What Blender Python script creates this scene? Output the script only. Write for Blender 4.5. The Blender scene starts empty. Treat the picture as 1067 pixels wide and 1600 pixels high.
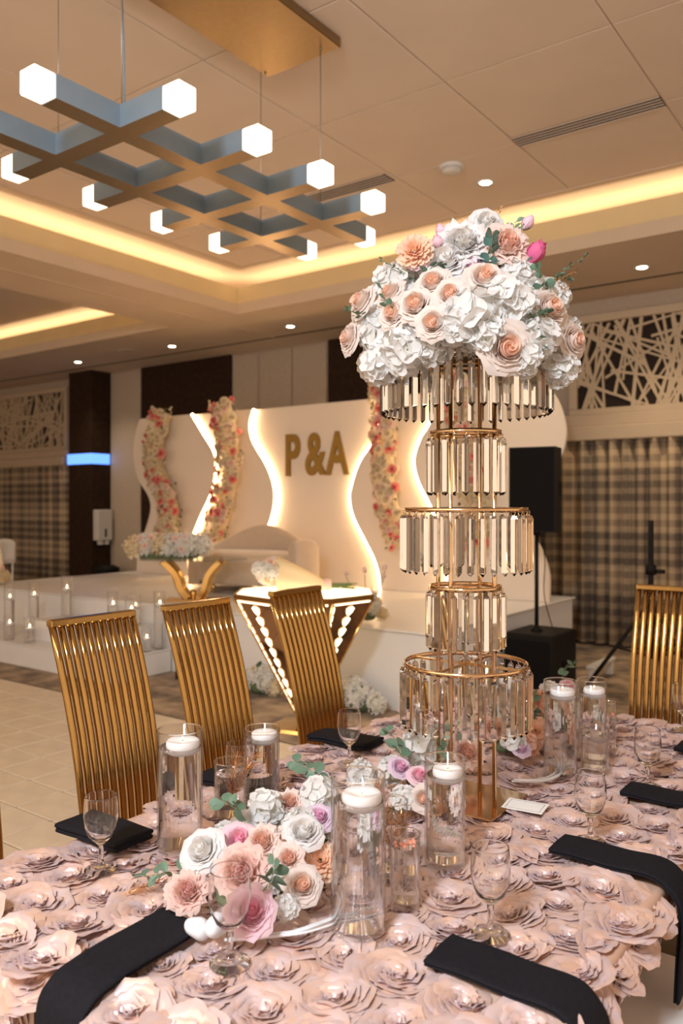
import bpy, bmesh, math, random
from mathutils import Vector, Matrix
PI = math.pi
SC = bpy.context.scene
COL = SC.collection
random.seed(7)

# ------------------------------------------------------------------ camera
YAW = math.radians(36.21)
cam = bpy.data.cameras.new('camera')
cam.sensor_fit = 'VERTICAL'
cam.sensor_height = 36.0
cam.lens = 36.0 * 1270 / 1600
cam.shift_y = -0.0075
cam.clip_start = 0.05
cam.clip_end = 100
cam.dof.use_dof = True
cam.dof.focus_distance = 1.95
cam.dof.aperture_fstop = 3.6
camo = bpy.data.objects.new('camera', cam)
COL.objects.link(camo)
camo.location = (0, 0, 1.53)
camo.rotation_euler = (PI / 2, 0, YAW)
SC.camera = camo

# ------------------------------------------------------------------ world, lights, exposure
wd = bpy.data.worlds.new('room_ambience')
SC.world = wd
wd.use_nodes = True
wd.node_tree.nodes['Background'].inputs[0].default_value = (1.0, 0.73, 0.51, 1)
wd.node_tree.nodes['Background'].inputs[1].default_value = 0.92
SC.view_settings.view_transform = 'Standard'
SC.view_settings.look = 'None'
SC.view_settings.gamma = 1.0
SC.view_settings.use_curve_mapping = False
SC.view_settings.exposure = 0.35
SC.cycles.max_bounces = 14
SC.cycles.diffuse_bounces = 4
SC.cycles.glossy_bounces = 5
SC.cycles.transmission_bounces = 14
SC.cycles.transparent_max_bounces = 24
SC.cycles.sample_clamp_indirect = 6.0
SC.cycles.use_denoising = True
SC.cycles.blur_glossy = 0.5

def area(name, loc, target, sx, sy, power, col, spread=PI):
    l = bpy.data.lights.new(name, 'AREA')
    l.shape = 'RECTANGLE'
    l.size = sx
    l.size_y = sy
    l.energy = power
    l.color = col
    l.spread = spread
    o = bpy.data.objects.new(name, l)
    COL.objects.link(o)
    o.location = loc
    d = Vector(target) - Vector(loc)
    o.rotation_euler = d.to_track_quat('-Z', 'Y').to_euler()
    return o

# the photographer's flash, softened, above and behind the camera
area('flash_softbox', (-0.35, -1.35, 3.3), (-1.0, 1.9, 0.9), 0.55, 0.55, 116, (0.84, 0.92, 1.0))
# the hall's ceiling lighting behind the camera
area('ceiling_lighting', (-3.0, -2.5, 4.1), (-3.0, -2.3, 0), 5.0, 2.5, 120, (1.0, 0.80, 0.58))

# ------------------------------------------------------------------ materials
MATS = {}
def mat(name, col, rough=0.5, metal=0.0, noise=0.0, nscale=20.0, bump=0.0, bscale=60.0, col2=None, **kw):
    if name in MATS:
        return MATS[name]
    m = bpy.data.materials.new(name)
    m.use_nodes = True
    nt = m.node_tree
    b = nt.nodes['Principled BSDF']
    b.inputs['Base Color'].default_value = (*col, 1)
    b.inputs['Roughness'].default_value = rough
    b.inputs['Metallic'].default_value = metal
    for k, v in kw.items():
        k2 = k.replace('_', ' ')
        if k2 in b.inputs:
            b.inputs[k2].default_value = v
    if noise or col2:
        tc = nt.nodes.new('ShaderNodeTexCoord')
        n = nt.nodes.new('ShaderNodeTexNoise')
        n.inputs['Scale'].default_value = nscale
        n.inputs['Detail'].default_value = 4
        nt.links.new(tc.outputs['Object'], n.inputs['Vector'])
        r = nt.nodes.new('ShaderNodeValToRGB')
        c2 = col2 or tuple(max(0, c * (1 - noise)) for c in col)
        r.color_ramp.elements[0].position = 0.35
        r.color_ramp.elements[1].position = 0.68
        r.color_ramp.elements[0].color = (*c2, 1)
        r.color_ramp.elements[1].color = (*col, 1)
        nt.links.new(n.outputs['Fac'], r.inputs['Fac'])
        nt.links.new(r.outputs['Color'], b.inputs['Base Color'])
    if bump:
        tc = nt.nodes.new('ShaderNodeTexCoord')
        n = nt.nodes.new('ShaderNodeTexNoise')
        n.inputs['Scale'].default_value = bscale
        nt.links.new(tc.outputs['Object'], n.inputs['Vector'])
        bp = nt.nodes.new('ShaderNodeBump')
        bp.inputs['Strength'].default_value = bump
        bp.inputs['Distance'].default_value = 0.01
        nt.links.new(n.outputs['Fac'], bp.inputs['Height'])
        nt.links.new(bp.outputs['Normal'], b.inputs['Normal'])
    MATS[name] = m
    return m

def emit(name, col, strength):
    m = bpy.data.materials.new(name)
    m.use_nodes = True
    b = m.node_tree.nodes['Principled BSDF']
    b.inputs['Base Color'].default_value = (*col, 1)
    b.inputs['Emission Color'].default_value = (*col, 1)
    b.inputs['Emission Strength'].default_value = strength
    MATS[name] = m
    return m

def petal_mat(name, inner, outer, pos0=0.1, pos1=0.75):
    m = bpy.data.materials.new(name)
    m.use_nodes = True
    nt = m.node_tree
    b = nt.nodes['Principled BSDF']
    b.inputs['Roughness'].default_value = 0.62
    b.inputs['Specular IOR Level'].default_value = 0.25
    a = nt.nodes.new('ShaderNodeAttribute')
    a.attribute_name = 'tint'
    r = nt.nodes.new('ShaderNodeValToRGB')
    r.color_ramp.elements[0].position = pos0
    r.color_ramp.elements[1].position = pos1
    r.color_ramp.elements[0].color = (*inner, 1)
    r.color_ramp.elements[1].color = (*outer, 1)
    nt.links.new(a.outputs['Fac'], r.inputs['Fac'])
    nt.links.new(r.outputs['Color'], b.inputs['Base Color'])
    t = nt.nodes.new('ShaderNodeBsdfTranslucent')
    nt.links.new(r.outputs['Color'], t.inputs['Color'])
    mx = nt.nodes.new('ShaderNodeMixShader')
    mx.inputs[0].default_value = 0.45
    nt.links.new(b.outputs[0], mx.inputs[1])
    nt.links.new(t.outputs[0], mx.inputs[2])
    nt.links.new(mx.outputs[0], nt.nodes['Material Output'].inputs['Surface'])
    MATS[name] = m
    return m

def thin_glass(name, tint=(1, 1, 1), ior=1.5, boost=1.0):
    m = bpy.data.materials.new(name)
    m.use_nodes = True
    nt = m.node_tree
    nt.nodes.remove(nt.nodes['Principled BSDF'])
    tr = nt.nodes.new('ShaderNodeBsdfTransparent')
    tr.inputs[0].default_value = (*tint, 1)
    gl = nt.nodes.new('ShaderNodeBsdfGlossy')
    gl.inputs['Roughness'].default_value = 0.02
    lw = nt.nodes.new('ShaderNodeLayerWeight')
    lw.inputs[0].default_value = 0.5
    pw = nt.nodes.new('ShaderNodeMath'); pw.operation = 'POWER'; pw.inputs[1].default_value = 3.5
    nt.links.new(lw.outputs['Facing'], pw.inputs[0])
    mul = nt.nodes.new('ShaderNodeMath')
    mul.operation = 'MULTIPLY_ADD'
    mul.inputs[1].default_value = 0.62 * boost
    mul.inputs[2].default_value = 0.035
    nt.links.new(pw.outputs[0], mul.inputs[0])
    mx = nt.nodes.new('ShaderNodeMixShader')
    nt.links.new(mul.outputs[0], mx.inputs[0])
    nt.links.new(tr.outputs[0], mx.inputs[1])
    nt.links.new(gl.outputs[0], mx.inputs[2])
    nt.links.new(mx.outputs[0], nt.nodes['Material Output'].inputs['Surface'])
    MATS[name] = m
    return m

def solid_glass(name, col, ior, rough=0.0):
    m = bpy.data.materials.new(name)
    m.use_nodes = True
    nt = m.node_tree
    b = nt.nodes['Principled BSDF']
    b.inputs['Base Color'].default_value = (*col, 1)
    b.inputs['Transmission Weight'].default_value = 1.0
    b.inputs['IOR'].default_value = ior
    b.inputs['Roughness'].default_value = rough
    MATS[name] = m
    return m

CEIL = mat('ceiling_paint', (0.78, 0.66, 0.55), 0.8, noise=0.04, nscale=3)
TILE = mat('ceiling_tile', (0.80, 0.67, 0.56), 0.85, noise=0.05, nscale=2)
SOFF = mat('soffit_paint', (0.72, 0.58, 0.45), 0.8, noise=0.05, nscale=2)
FASC = mat('fascia_paint', (0.68, 0.55, 0.41), 0.7, noise=0.04, nscale=4)
GOLDP = mat('cove_cream_paint', (0.80, 0.64, 0.36), 0.6, noise=0.04, nscale=4)
SLOT = mat('slot_black', (0.008, 0.006, 0.005), 0.9, noise=0.2, Specular_IOR_Level=0.0)
GRIDM = mat('ceiling_grid_metal', (0.62, 0.50, 0.41), 0.7, noise=0.1)
DARKL = mat('shadow_gap', (0.055, 0.04, 0.028), 0.8, noise=0.2)
WALLM = mat('beige_wallcovering', (0.50, 0.41, 0.32), 0.75, noise=0.10, nscale=30)
BROWN = mat('dark_walnut_panel', (0.040, 0.020, 0.011), 0.6, noise=0.45, nscale=14, Specular_IOR_Level=0.15)
CARPET = mat('patterned_carpet', (0.52, 0.39, 0.26), 0.95, nscale=4.2, col2=(0.15, 0.12, 0.10), bump=0.3, bscale=250)
DTILE = mat('dance_floor_tile', (0.78, 0.66, 0.50), 0.35, noise=0.12, nscale=7)
GROUT = mat('dance_floor_joint', (0.16, 0.115, 0.075), 0.8, noise=0.1)
WHITEP = mat('white_vinyl', (0.78, 0.77, 0.76), 0.32, noise=0.03, nscale=5)
PANELW = mat('white_backdrop_panel', (0.82, 0.72, 0.61), 0.45, noise=0.02, nscale=2)
GOLD = mat('polished_gold', (0.72, 0.46, 0.17), 0.14, 1.0, noise=0.05, nscale=8)
CHAIRG = mat('gold_chair_tube', (0.50, 0.31, 0.11), 0.15, 1.0, noise=0.08, nscale=12)
ROSEG = mat('rose_gold', (0.80, 0.56, 0.33), 0.12, 1.0, noise=0.04, nscale=8)
BRONZE = mat('brushed_bronze', (0.36, 0.265, 0.155), 0.30, 1.0, noise=0.08, nscale=30)
BLUEG = mat('blue_grey_side', (0.24, 0.32, 0.40), 0.45, 0.2, noise=0.06, nscale=10)
GOLDL = mat('gold_letter', (0.34, 0.20, 0.045), 0.35, 0.8, noise=0.08, nscale=12)
BLACK = mat('black_plastic', (0.010, 0.009, 0.009), 0.6, noise=0.3, nscale=80, Specular_IOR_Level=0.2)
GRILL = mat('black_grille', (0.008, 0.007, 0.007), 0.8, noise=0.4, nscale=300, Specular_IOR_Level=0.15)
NAPK = mat('black_napkin_cloth', (0.010, 0.0095, 0.014), 0.85, noise=0.25, nscale=120, bump=0.15, bscale=500, Specular_IOR_Level=0.2)
SATIN = mat('rose_satin', (0.72, 0.475, 0.37), 0.26, 0.16, nscale=30, col2=(0.66, 0.525, 0.535), Sheen_Weight=0.6, Sheen_Roughness=0.35, Sheen_Tint=(0.85, 0.78, 0.98, 1), Specular_IOR_Level=1.0)  # lavender flash highlights painted in as noise patches over the rose base colour
SATINB = mat('rose_satin_ground', (0.62, 0.40, 0.30), 0.6, noise=0.08, nscale=20)
WAX = mat('white_wax', (0.90, 0.90, 0.92), 0.45, noise=0.02, nscale=10)
SEAT = mat('white_leatherette', (0.80, 0.80, 0.80), 0.35, noise=0.03, nscale=6)
CARD = mat('white_card', (0.85, 0.85, 0.84), 0.6, noise=0.02)
INK = mat('black_ink', (0.03, 0.03, 0.03), 0.7, noise=0.1)
TWIG = mat('white_painted_twig', (0.78, 0.79, 0.82), 0.6, noise=0.1, nscale=60)
STONE = mat('white_pebble', (0.78, 0.80, 0.84), 0.35, noise=0.05, nscale=20)
SOFAM = mat('cream_velvet', (0.60, 0.48, 0.36), 0.85, noise=0.06, nscale=12, Sheen_Weight=0.4)
LEAF = mat('eucalyptus_leaf', (0.13, 0.22, 0.15), 0.5, noise=0.3, nscale=40)
LEAFD = mat('dark_leaf', (0.05, 0.11, 0.06), 0.5, noise=0.3, nscale=40)
LEAFB = mat('blue_green_leaf', (0.09, 0.20, 0.18), 0.5, noise=0.3, nscale=40)
STEM = mat('green_stem', (0.16, 0.22, 0.07), 0.6, noise=0.2)
GSPRIG = mat('copper_glitter_sprig', (0.78, 0.42, 0.18), 0.35, 0.8, noise=0.3, nscale=200)
PEARL = mat('coral_pearl', (0.85, 0.35, 0.25), 0.25, noise=0.05)
PEARLW = mat('white_pearl', (0.85, 0.84, 0.86), 0.25, noise=0.05)
FOAM = mat('green_foam', (0.10, 0.14, 0.07), 0.9, noise=0.2)
SCREEN = mat('cream_lattice', (0.56, 0.44, 0.30), 0.55, noise=0.05, nscale=6)
SCRB = mat('dark_lattice_backing', (0.022, 0.013, 0.008), 0.9, noise=0.2)
TRIMM = mat('cream_trim', (0.56, 0.44, 0.31), 0.55, noise=0.05, nscale=6)
MIRROR = mat('bronze_mirror', (0.42, 0.26, 0.16), 0.06, 1.0, noise=0.05, nscale=3)
WIRE = mat('steel_wire', (0.45, 0.42, 0.40), 0.35, 0.9, noise=0.05)
DISP = mat('grey_dispenser_plastic', (0.62, 0.60, 0.57), 0.4, noise=0.03)
PAPER = mat('wrapping_paper', (0.80, 0.72, 0.58), 0.7, noise=0.05)
GLASS = thin_glass('clear_thin_glass', boost=1.2)
GOBL = thin_glass('goblet_glass', boost=1.35)
GLASSB = thin_glass('table_glass', (0.85, 0.88, 0.86))
CLEAR = solid_glass('clear_glass', (1, 1, 1), 1.45)
WATER = solid_glass('water', (0.985, 0.99, 1.0), 1.33)
CRYS = solid_glass('crystal', (0.97, 0.965, 0.96), 1.5)
CUBE = emit('lit_frosted_glass', (1.0, 0.80, 0.60), 2.3)
CUBE.node_tree.nodes['Principled BSDF'].inputs['Base Color'].default_value = (0.9, 0.85, 0.8, 1)
LED = emit('warm_led', (1.0, 0.68, 0.36), 18.0)
LEDT = emit('lit_tabletop', (1.0, 0.80, 0.55), 1.7)
LEDP = emit('lit_pattern', (1.0, 0.80, 0.52), 3.2)
DOWN = emit('downlight_lens', (1.0, 0.86, 0.66), 14.0)
FLAME = emit('candle_flame', (1.0, 0.66, 0.30), 22.0)
BLUEL = emit('blue_light_panel', (0.12, 0.30, 1.0), 1.5)

P_PEACH = petal_mat('peach_heart_petal', (0.94, 0.62, 0.46), (0.86, 0.77, 0.72), 0.14, 0.52)
P_WHITE = petal_mat('white_petal', (0.88, 0.87, 0.85), (0.87, 0.86, 0.86))
P_HYD = petal_mat('white_hydrangea_petal', (0.80, 0.80, 0.68), (0.86, 0.855, 0.85), 0.0, 0.4)
P_BLUSH = petal_mat('blush_petal', (0.92, 0.62, 0.50), (0.92, 0.76, 0.70))
P_PINK = petal_mat('pink_petal', (0.92, 0.42, 0.58), (0.93, 0.71, 0.79), 0.1, 0.6)
P_LILAC = petal_mat('lilac_pink_petal', (0.88, 0.52, 0.72), (0.84, 0.70, 0.82), 0.1, 0.7)
P_DUSTY = petal_mat('dusty_pink_petal', (0.82, 0.46, 0.44), (0.90, 0.68, 0.62), 0.0, 0.45)
P_APRI = petal_mat('apricot_petal', (0.86, 0.46, 0.26), (0.92, 0.68, 0.52))
P_CORAL = petal_mat('coral_petal', (0.78, 0.13, 0.14), (0.88, 0.33, 0.30))
P_MAG = petal_mat('magenta_petal', (0.60, 0.06, 0.20), (0.82, 0.20, 0.42))
P_CREAM = petal_mat('cream_petal', (0.80, 0.66, 0.40), (0.86, 0.78, 0.60))
P_PEHYD = petal_mat('peach_hydrangea_petal', (0.85, 0.70, 0.45), (0.90, 0.60, 0.46), 0.0, 0.4)

# ------------------------------------------------------------------ mesh helpers
class MB:
    def __init__(s):
        s.v = []; s.f = []; s.sm = []; s.t = []; s.mi = []
    def add(s, vs, fs, smooth=False, tint=None, mi=0):
        o = len(s.v)
        s.v += [tuple(p) for p in vs]
        s.t += list(tint) if tint is not None else [0.5] * len(vs)
        for f in fs:
            s.f.append([i + o for i in f]); s.sm.append(smooth); s.mi.append(mi)
        return s
    def box(s, x0, x1, y0, y1, z0, z1, M=None, mi=0):
        vs = [Vector((x, y, z)) for z in (z0, z1) for y in (y0, y1) for x in (x0, x1)]
        if M: vs = [M @ p for p in vs]
        return s.add(vs, [(0, 2, 3, 1), (4, 5, 7, 6), (0, 1, 5, 4), (2, 6, 7, 3), (0, 4, 6, 2), (1, 3, 7, 5)], mi=mi)
    def bbox(s, x0, x1, y0, y1, z0, z1, b=0.004, M=None, smooth=False, mi=0, seg=1):
        bm = bmesh.new()
        bmesh.ops.create_cube(bm, size=1)
        for p in bm.verts:
            p.co = Vector(((x0 + x1) / 2 + p.co.x * (x1 - x0), (y0 + y1) / 2 + p.co.y * (y1 - y0), (z0 + z1) / 2 + p.co.z * (z1 - z0)))
        bmesh.ops.bevel(bm, geom=list(bm.edges), offset=b, segments=seg, affect='EDGES', profile=0.5)
        bm.verts.index_update()
        vs = [M @ p.co if M else p.co.copy() for p in bm.verts]
        fs = [[p.index for p in f.verts] for f in bm.faces]
        bm.free()
        return s.add(vs, fs, smooth, mi=mi)
    def grid(s, fn, nu, nv, smooth=True, tint=None, closeu=False, mi=0):
        vs = []; ts = []
        for j in range(nv + 1):
            for i in range(nu + (0 if closeu else 1)):
                vs.append(fn(i / nu, j / nv))
                ts.append(tint(i / nu, j / nv) if tint else 0.5)
        w = nu if closeu else nu + 1
        fs = []
        for j in range(nv):
            for i in range(nu):
                a = j * w + i; b = j * w + (i + 1) % w
                fs.append((a, b, b + w, a + w))
        return s.add(vs, fs, smooth, ts, mi)
    def lathe(s, prof, n=24, c=(0, 0, 0), smooth=True, mi=0):
        cx, cy, cz = c
        m = len(prof)
        vs = []; fs = []
        for k in range(n):
            a = 2 * PI * k / n
            for r, z in prof:
                vs.append((cx + r * math.cos(a), cy + r * math.sin(a), cz + z))
        for k in range(n):
            k2 = (k + 1) % n
            for j in range(m - 1):
                if prof[j][0] < 1e-7 and prof[j + 1][0] < 1e-7: continue
                fs.append((k * m + j, k2 * m + j, k2 * m + j + 1, k * m + j + 1))
        return s.add(vs, fs, smooth, mi=mi)
    def tube(s, pts, r, n=8, smooth=True, cap=True, mi=0, up=None):
        pts = [Vector(p) for p in pts]
        m = len(pts)
        rs = r if isinstance(r, (list, tuple)) else [r] * m
        vs = []; fs = []
        prev = None
        for i, p in enumerate(pts):
            d = (pts[min(i + 1, m - 1)] - pts[max(i - 1, 0)])
            d = d.normalized() if d.length > 1e-9 else Vector((0, 0, 1))
            if prev is None:
                ref = Vector(up) if up else (Vector((0, 0, 1)) if abs(d.z) < 0.9 else Vector((1, 0, 0)))
                a = (ref - d * ref.dot(d)).normalized()
            else:
                a = (prev - d * prev.dot(d))
                a = a.normalized() if a.length > 1e-9 else prev
            prev = a
            b = d.cross(a)
            for k in range(n):
                t = 2 * PI * (k + 0.5) / n
                vs.append(p + (a * math.cos(t) + b * math.sin(t)) * rs[i])
        for i in range(m - 1):
            for k in range(n):
                k2 = (k + 1) % n
                fs.append((i * n + k, i * n + k2, (i + 1) * n + k2, (i + 1) * n + k))
        if cap:
            fs.append(list(range(n - 1, -1, -1)))
            fs.append([(m - 1) * n + k for k in range(n)])
        return s.add(vs, fs, smooth, mi=mi)
    def extrude(s, poly, M, depth, mi=0):
        """poly: list of 2d points (u, w); extruded along third axis 0..depth; M maps (u, d, w)"""
        n = len(poly)
        vs = [M @ Vector((u, 0, w)) for u, w in poly] + [M @ Vector((u, depth, w)) for u, w in poly]
        fs = [list(range(n)), list(range(2 * n - 1, n - 1, -1))]
        for i in range(n):
            j = (i + 1) % n
            fs.append((i, i + n, j + n, j))
        return s.add(vs, fs, mi=mi)
    def ball(s, c, r, n=10, m=6, sq=(1, 1, 1), tint=0.5):
        vs = []; fs = []
        for j in range(m + 1):
            p = PI * j / m
            for k in range(n):
                a = 2 * PI * k / n
                vs.append((c[0] + r * sq[0] * math.sin(p) * math.cos(a), c[1] + r * sq[1] * math.sin(p) * math.sin(a), c[2] - r * sq[2] * math.cos(p)))
        for j in range(m):
            for k in range(n):
                k2 = (k + 1) % n
                fs.append((j * n + k, j * n + k2, (j + 1) * n + k2, (j + 1) * n + k))
        return s.add(vs, fs, True, [tint] * len(vs))
    def mesh(s, name, *mats):
        me = bpy.data.meshes.new(name)
        me.from_pydata([tuple(p) for p in s.v], [], s.f)
        me.polygons.foreach_set('use_smooth', s.sm)
        if any(s.mi): me.polygons.foreach_set('material_index', s.mi)
        at = me.attributes.new('tint', 'FLOAT', 'POINT')
        at.data.foreach_set('value', s.t)
        for m in mats: me.materials.append(m)
        bm = bmesh.new(); bm.from_mesh(me)
        bmesh.ops.remove_doubles(bm, verts=bm.verts, dist=1e-6)
        bmesh.ops.recalc_face_normals(bm, faces=bm.faces)
        bm.to_mesh(me); bm.free()
        me.update()
        return me
    def build(s, name, m, parent=None):
        return link(name, s.mesh(name, *(m if isinstance(m, (list, tuple)) else [m])), parent)

def link(name, data, parent=None, M=None, m=None):
    o = bpy.data.objects.new(name, data)
    COL.objects.link(o)
    if parent: o.parent = parent
    if M is not None: o.matrix_basis = M
    if m is not None:
        o.material_slots[0].link = 'OBJECT'
        o.material_slots[0].material = m
    return o
def tag(o, label, cat, group=None):
    o['label'] = label; o['category'] = cat
    if group: o['group'] = group
    return o
def thing(name, label, cat, loc=(0, 0, 0), rz=0, group=None):
    o = bpy.data.objects.new(name, None)
    COL.objects.link(o)
    o.empty_display_size = 0.05
    o.location = loc; o.rotation_euler = (0, 0, rz)
    return tag(o, label, cat, group)
def struct(name, mb, m, parent=None):
    o = mb.build(name, m, parent)
    o['kind'] = 'structure'
    return o
def aim(loc, d, s=1.0, spin=0.0):
    q = Vector(d).to_track_quat('Z', 'Y')
    return Matrix.Translation(Vector(loc)) @ q.to_matrix().to_4x4() @ Matrix.Rotation(spin, 4, 'Z') @ Matrix.Diagonal((s, s, s, 1) if not isinstance(s, tuple) else (*s, 1))
def T(x, y, z): return Matrix.Translation((x, y, z))
def RZ(a): return Matrix.Rotation(a, 4, 'Z')
def smoothpath(pts, n=6):
    """Catmull-Rom through 2d/3d points"""
    P = [Vector(p) for p in pts]
    out = []
    for i in range(len(P) - 1):
        p0 = P[max(i - 1, 0)]; p1 = P[i]; p2 = P[i + 1]; p3 = P[min(i + 2, len(P) - 1)]
        for k in range(n):
            t = k / n
            out.append(0.5 * ((2 * p1) + (p2 - p0) * t + (2 * p0 - 5 * p1 + 4 * p2 - p3) * t * t + (3 * p1 - p0 - 3 * p2 + p3) * t ** 3))
    out.append(P[-1])
    return out
#@@SETTING
# ================================================================== THE SETTING
ZS, ZC, YW = 3.78, 4.25, 8.90           # soffit height, tray ceiling height, back wall
# floor: carpet slab, dance floor tiles on top of a joint bed
fl = struct('floor', MB().box(-17, 5, -4, YW + 0.1, -0.1, 0.0), CARPET)
df = struct('floor_dance', MB().box(-8.0, 0.6, -1.0, 3.955, 0.0, 0.008), GROUT)
tm = MB().bbox(-0.1462, 0.1462, -0.1322, 0.1322, -0.004, 0.004, 0.003).mesh('floor_tile', DTILE)
for i in range(18):
    for j in range(13):
        x = -1.475 - 0.3 * i; y = 3.815 - 0.272 * j
        link('floor_tile', tm, df, T(x, y, 0.0115))
mb = MB().box(-8.0, 0.6, 3.955, 3.975, 0, 0.014)
struct('trim_1', mb, GROUT)

struct('wall_left', MB().box(-17.12, -17, -4, YW + .1, 0, 4.5), WALLM)
# back wall
struct('wall_back', MB().box(-17, 5, YW, YW + 0.12, 0, 4.5), WALLM)
n = 2
for x0, x1 in ((-10.58, -8.55), (-6.72, -4.6)):
    t = struct('trim_%d' % n, MB().bbox(x0, x1, YW - 0.04, YW, 0, ZS, 0.004), BROWN); n += 1
for x0, x1 in ((-8.50, -8.02), (-7.97, -7.38), (-7.36, -6.76), (-11.38, -10.62)):
    struct('trim_%d' % n, MB().bbox(x0, x1, YW - 0.025, YW, 0.0, ZS - 0.02, 0.008), WALLM); n += 1
struct('trim_%d' % n, MB().box(-17, 5, YW - 0.03, YW, 0, 0.12), BROWN); n += 1

# dark wood column with lit band
cl = struct('column', MB().bbox(-12.03, -11.41, 8.5, YW, 0, ZS, 0.006), BROWN)
bl = MB()
bl.bbox(-12.05, -11.395, 8.48, 8.87, 2.21, 2.385, 0.006)
b = bl.build('blue_light_band', BLUEL, cl)
b['label'] = 'glowing blue band around the dark column'

# lattice screens with cream frame and ledge above the curtains
def lattice(name, x0, x1, z0, z1, seed):
    rnd = random.Random(seed)
    root = struct(name, MB().box(x0, x1, YW - 0.05, YW, z0, z1), SCRB)
    m = MB()
    W = x1 - x0; H = z1 - z0
    def clip(p, d):
        ts = []
        for k, (lo, hi) in enumerate(((0, W), (0, H))):
            if abs(d[k]) > 1e-6:
                a = (lo - p[k]) / d[k]; bb = (hi - p[k]) / d[k]
                ts.append((min(a, bb), max(a, bb)))
        return max(t[0] for t in ts), min(t[1] for t in ts)
    for k in range(int(W * 36)):
        p = (rnd.uniform(0, W), rnd.uniform(0, H))
        a = rnd.choice((0.3, -0.3, 0.95, -0.95, 1.45, -1.45, 1.25, -1.25, 2.0, -2.0)) + rnd.uniform(-0.25, 0.25)
        d = (math.cos(a), math.sin(a))
        t0, t1 = clip(p, d)
        t0 = max(t0, -rnd.uniform(0.35, 1.1)); t1 = min(t1, rnd.uniform(0.35, 1.1))
        w = rnd.choice((0.011, 0.014, 0.018)); dep = rnd.uniform(0.024, 0.030)
        q = [(p[0] + d[0] * t + s * -d[1] * w, p[1] + d[1] * t + s * d[0] * w) for t, s in ((t0, -1), (t1, -1), (t1, 1), (t0, 1))]
        m.extrude([(x0 + min(max(u, 0), W), z0 + min(max(v, 0), H)) for u, v in q], T(0, YW - 0.05 - dep, 0), dep)
    o = m.build('lattice_bars', SCREEN, root); o['kind'] = 'stuff'
    f = MB()
    f.bbox(x0 - 0.09, x1 + 0.09, YW - 0.10, YW, z1, z1 + 0.09, 0.008)
    f.bbox(x0 - 0.09, x1 + 0.09, YW - 0.10, YW, z0 - 0.07, z0, 0.008)
    f.bbox(x0 - 0.09, x0, YW - 0.10, YW, z0, z1, 0.008)
    f.bbox(x1, x1 + 0.09, YW - 0.10, YW, z0, z1, 0.008)
    f.build('lattice_frame', TRIMM, root)
    lg = MB()
    lg.bbox(x0 - 0.16, x1 + 0.16, YW - 0.14, YW, z0 - 0.20, z0 - 0.07, 0.012)
    lg.bbox(x0 - 0.16, x1 + 0.16, YW - 0.22, YW, z0 - 0.36, z0 - 0.20, 0.012)
    lg.build('ledge', TRIMM, root)
lattice('window_screen', -3.22, 2.5, 2.58, 3.52, 3)
lattice('window_screen', -16.8, -12.62, 2.58, 3.55, 5)

# plaid curtains
def plaid():
    m = bpy.data.materials.new('plaid_curtain_cloth'); m.use_nodes = True
    nt = m.node_tree; b = nt.nodes['Principled BSDF']; b.inputs['Roughness'].default_value = 0.85
    tc = nt.nodes.new('ShaderNodeTexCoord'); sp = nt.nodes.new('ShaderNodeSeparateXYZ')
    nt.links.new(tc.outputs['Object'], sp.inputs[0])
    def wave(out, scale, th, phase):
        a = nt.nodes.new('ShaderNodeMath'); a.operation = 'MULTIPLY_ADD'; a.inputs[1].default_value = scale; a.inputs[2].default_value = phase
        nt.links.new(out, a.inputs[0])
        s_ = nt.nodes.new('ShaderNodeMath'); s_.operation = 'SINE'; nt.links.new(a.outputs[0], s_.inputs[0])
        mr = nt.nodes.new('ShaderNodeMapRange'); mr.inputs['From Min'].default_value = th - 0.35; mr.inputs['From Max'].default_value = th + 0.35
        nt.links.new(s_.outputs[0], mr.inputs['Value'])
        return mr.outputs['Result']
    h1 = wave(sp.outputs['Z'], 46, 0.1, 0); h2 = wave(sp.outputs['Z'], 9.5, 0.2, 1); v1 = wave(sp.outputs['X'], 60, 0.1, 0.5); v2 = wave(sp.outputs['X'], 13, 0.1, 0)
    def op(o, a, b_):
        k = nt.nodes.new('ShaderNodeMath'); k.operation = o; nt.links.new(a, k.inputs[0])
        if isinstance(b_, float): k.inputs[1].default_value = b_
        else: nt.links.new(b_, k.inputs[1])
        return k.outputs[0]
    sm = op('ADD', op('ADD', op('MULTIPLY', h1, 0.3), op('MULTIPLY', h2, 0.25)), op('ADD', op('MULTIPLY', v1, 0.25), op('MULTIPLY', v2, 0.2)))
    r = nt.nodes.new('ShaderNodeValToRGB')
    r.color_ramp.elements[0].position = 0.15; r.color_ramp.elements[1].position = 0.95
    r.color_ramp.elements[0].color = (0.11, 0.085, 0.065, 1); r.color_ramp.elements[1].color = (0.52, 0.39, 0.25, 1)
    nt.links.new(sm, r.inputs['Fac']); nt.links.new(r.outputs['Color'], b.inputs['Base Color'])
    return m
PLAID = plaid()
def curtain(x0, x1, z1, y, label, seed):
    rnd = random.Random(seed)
    k = int((x1 - x0) / 0.018)
    ph = [rnd.uniform(0, 6) for _ in range(4)]
    def fn(u, v):
        x = x0 + (x1 - x0) * u
        yy = y + 0.05 * math.sin(x * 38 + 1.6 * math.sin(x * 5 + ph[0]) + ph[1]) + 0.015 * math.sin(x * 91 + ph[2])
        return (x, yy, 0.03 + (z1 - 0.03) * v)
    o = MB().grid(fn, k, 3).build('curtain', PLAID)
    md = o.modifiers.new('cloth_thickness', 'SOLIDIFY'); md.thickness = 0.004
    return tag(o, label, 'curtain', 'plaid curtains along the back wall')
curtain(-4.2, 2.2, 2.26, 8.74, 'long plaid brown pleated curtain behind the loudspeaker', 1)
curtain(-16.8, -12.1, 2.26, 8.74, 'long plaid brown pleated curtain left of the dark column', 2)

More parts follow.
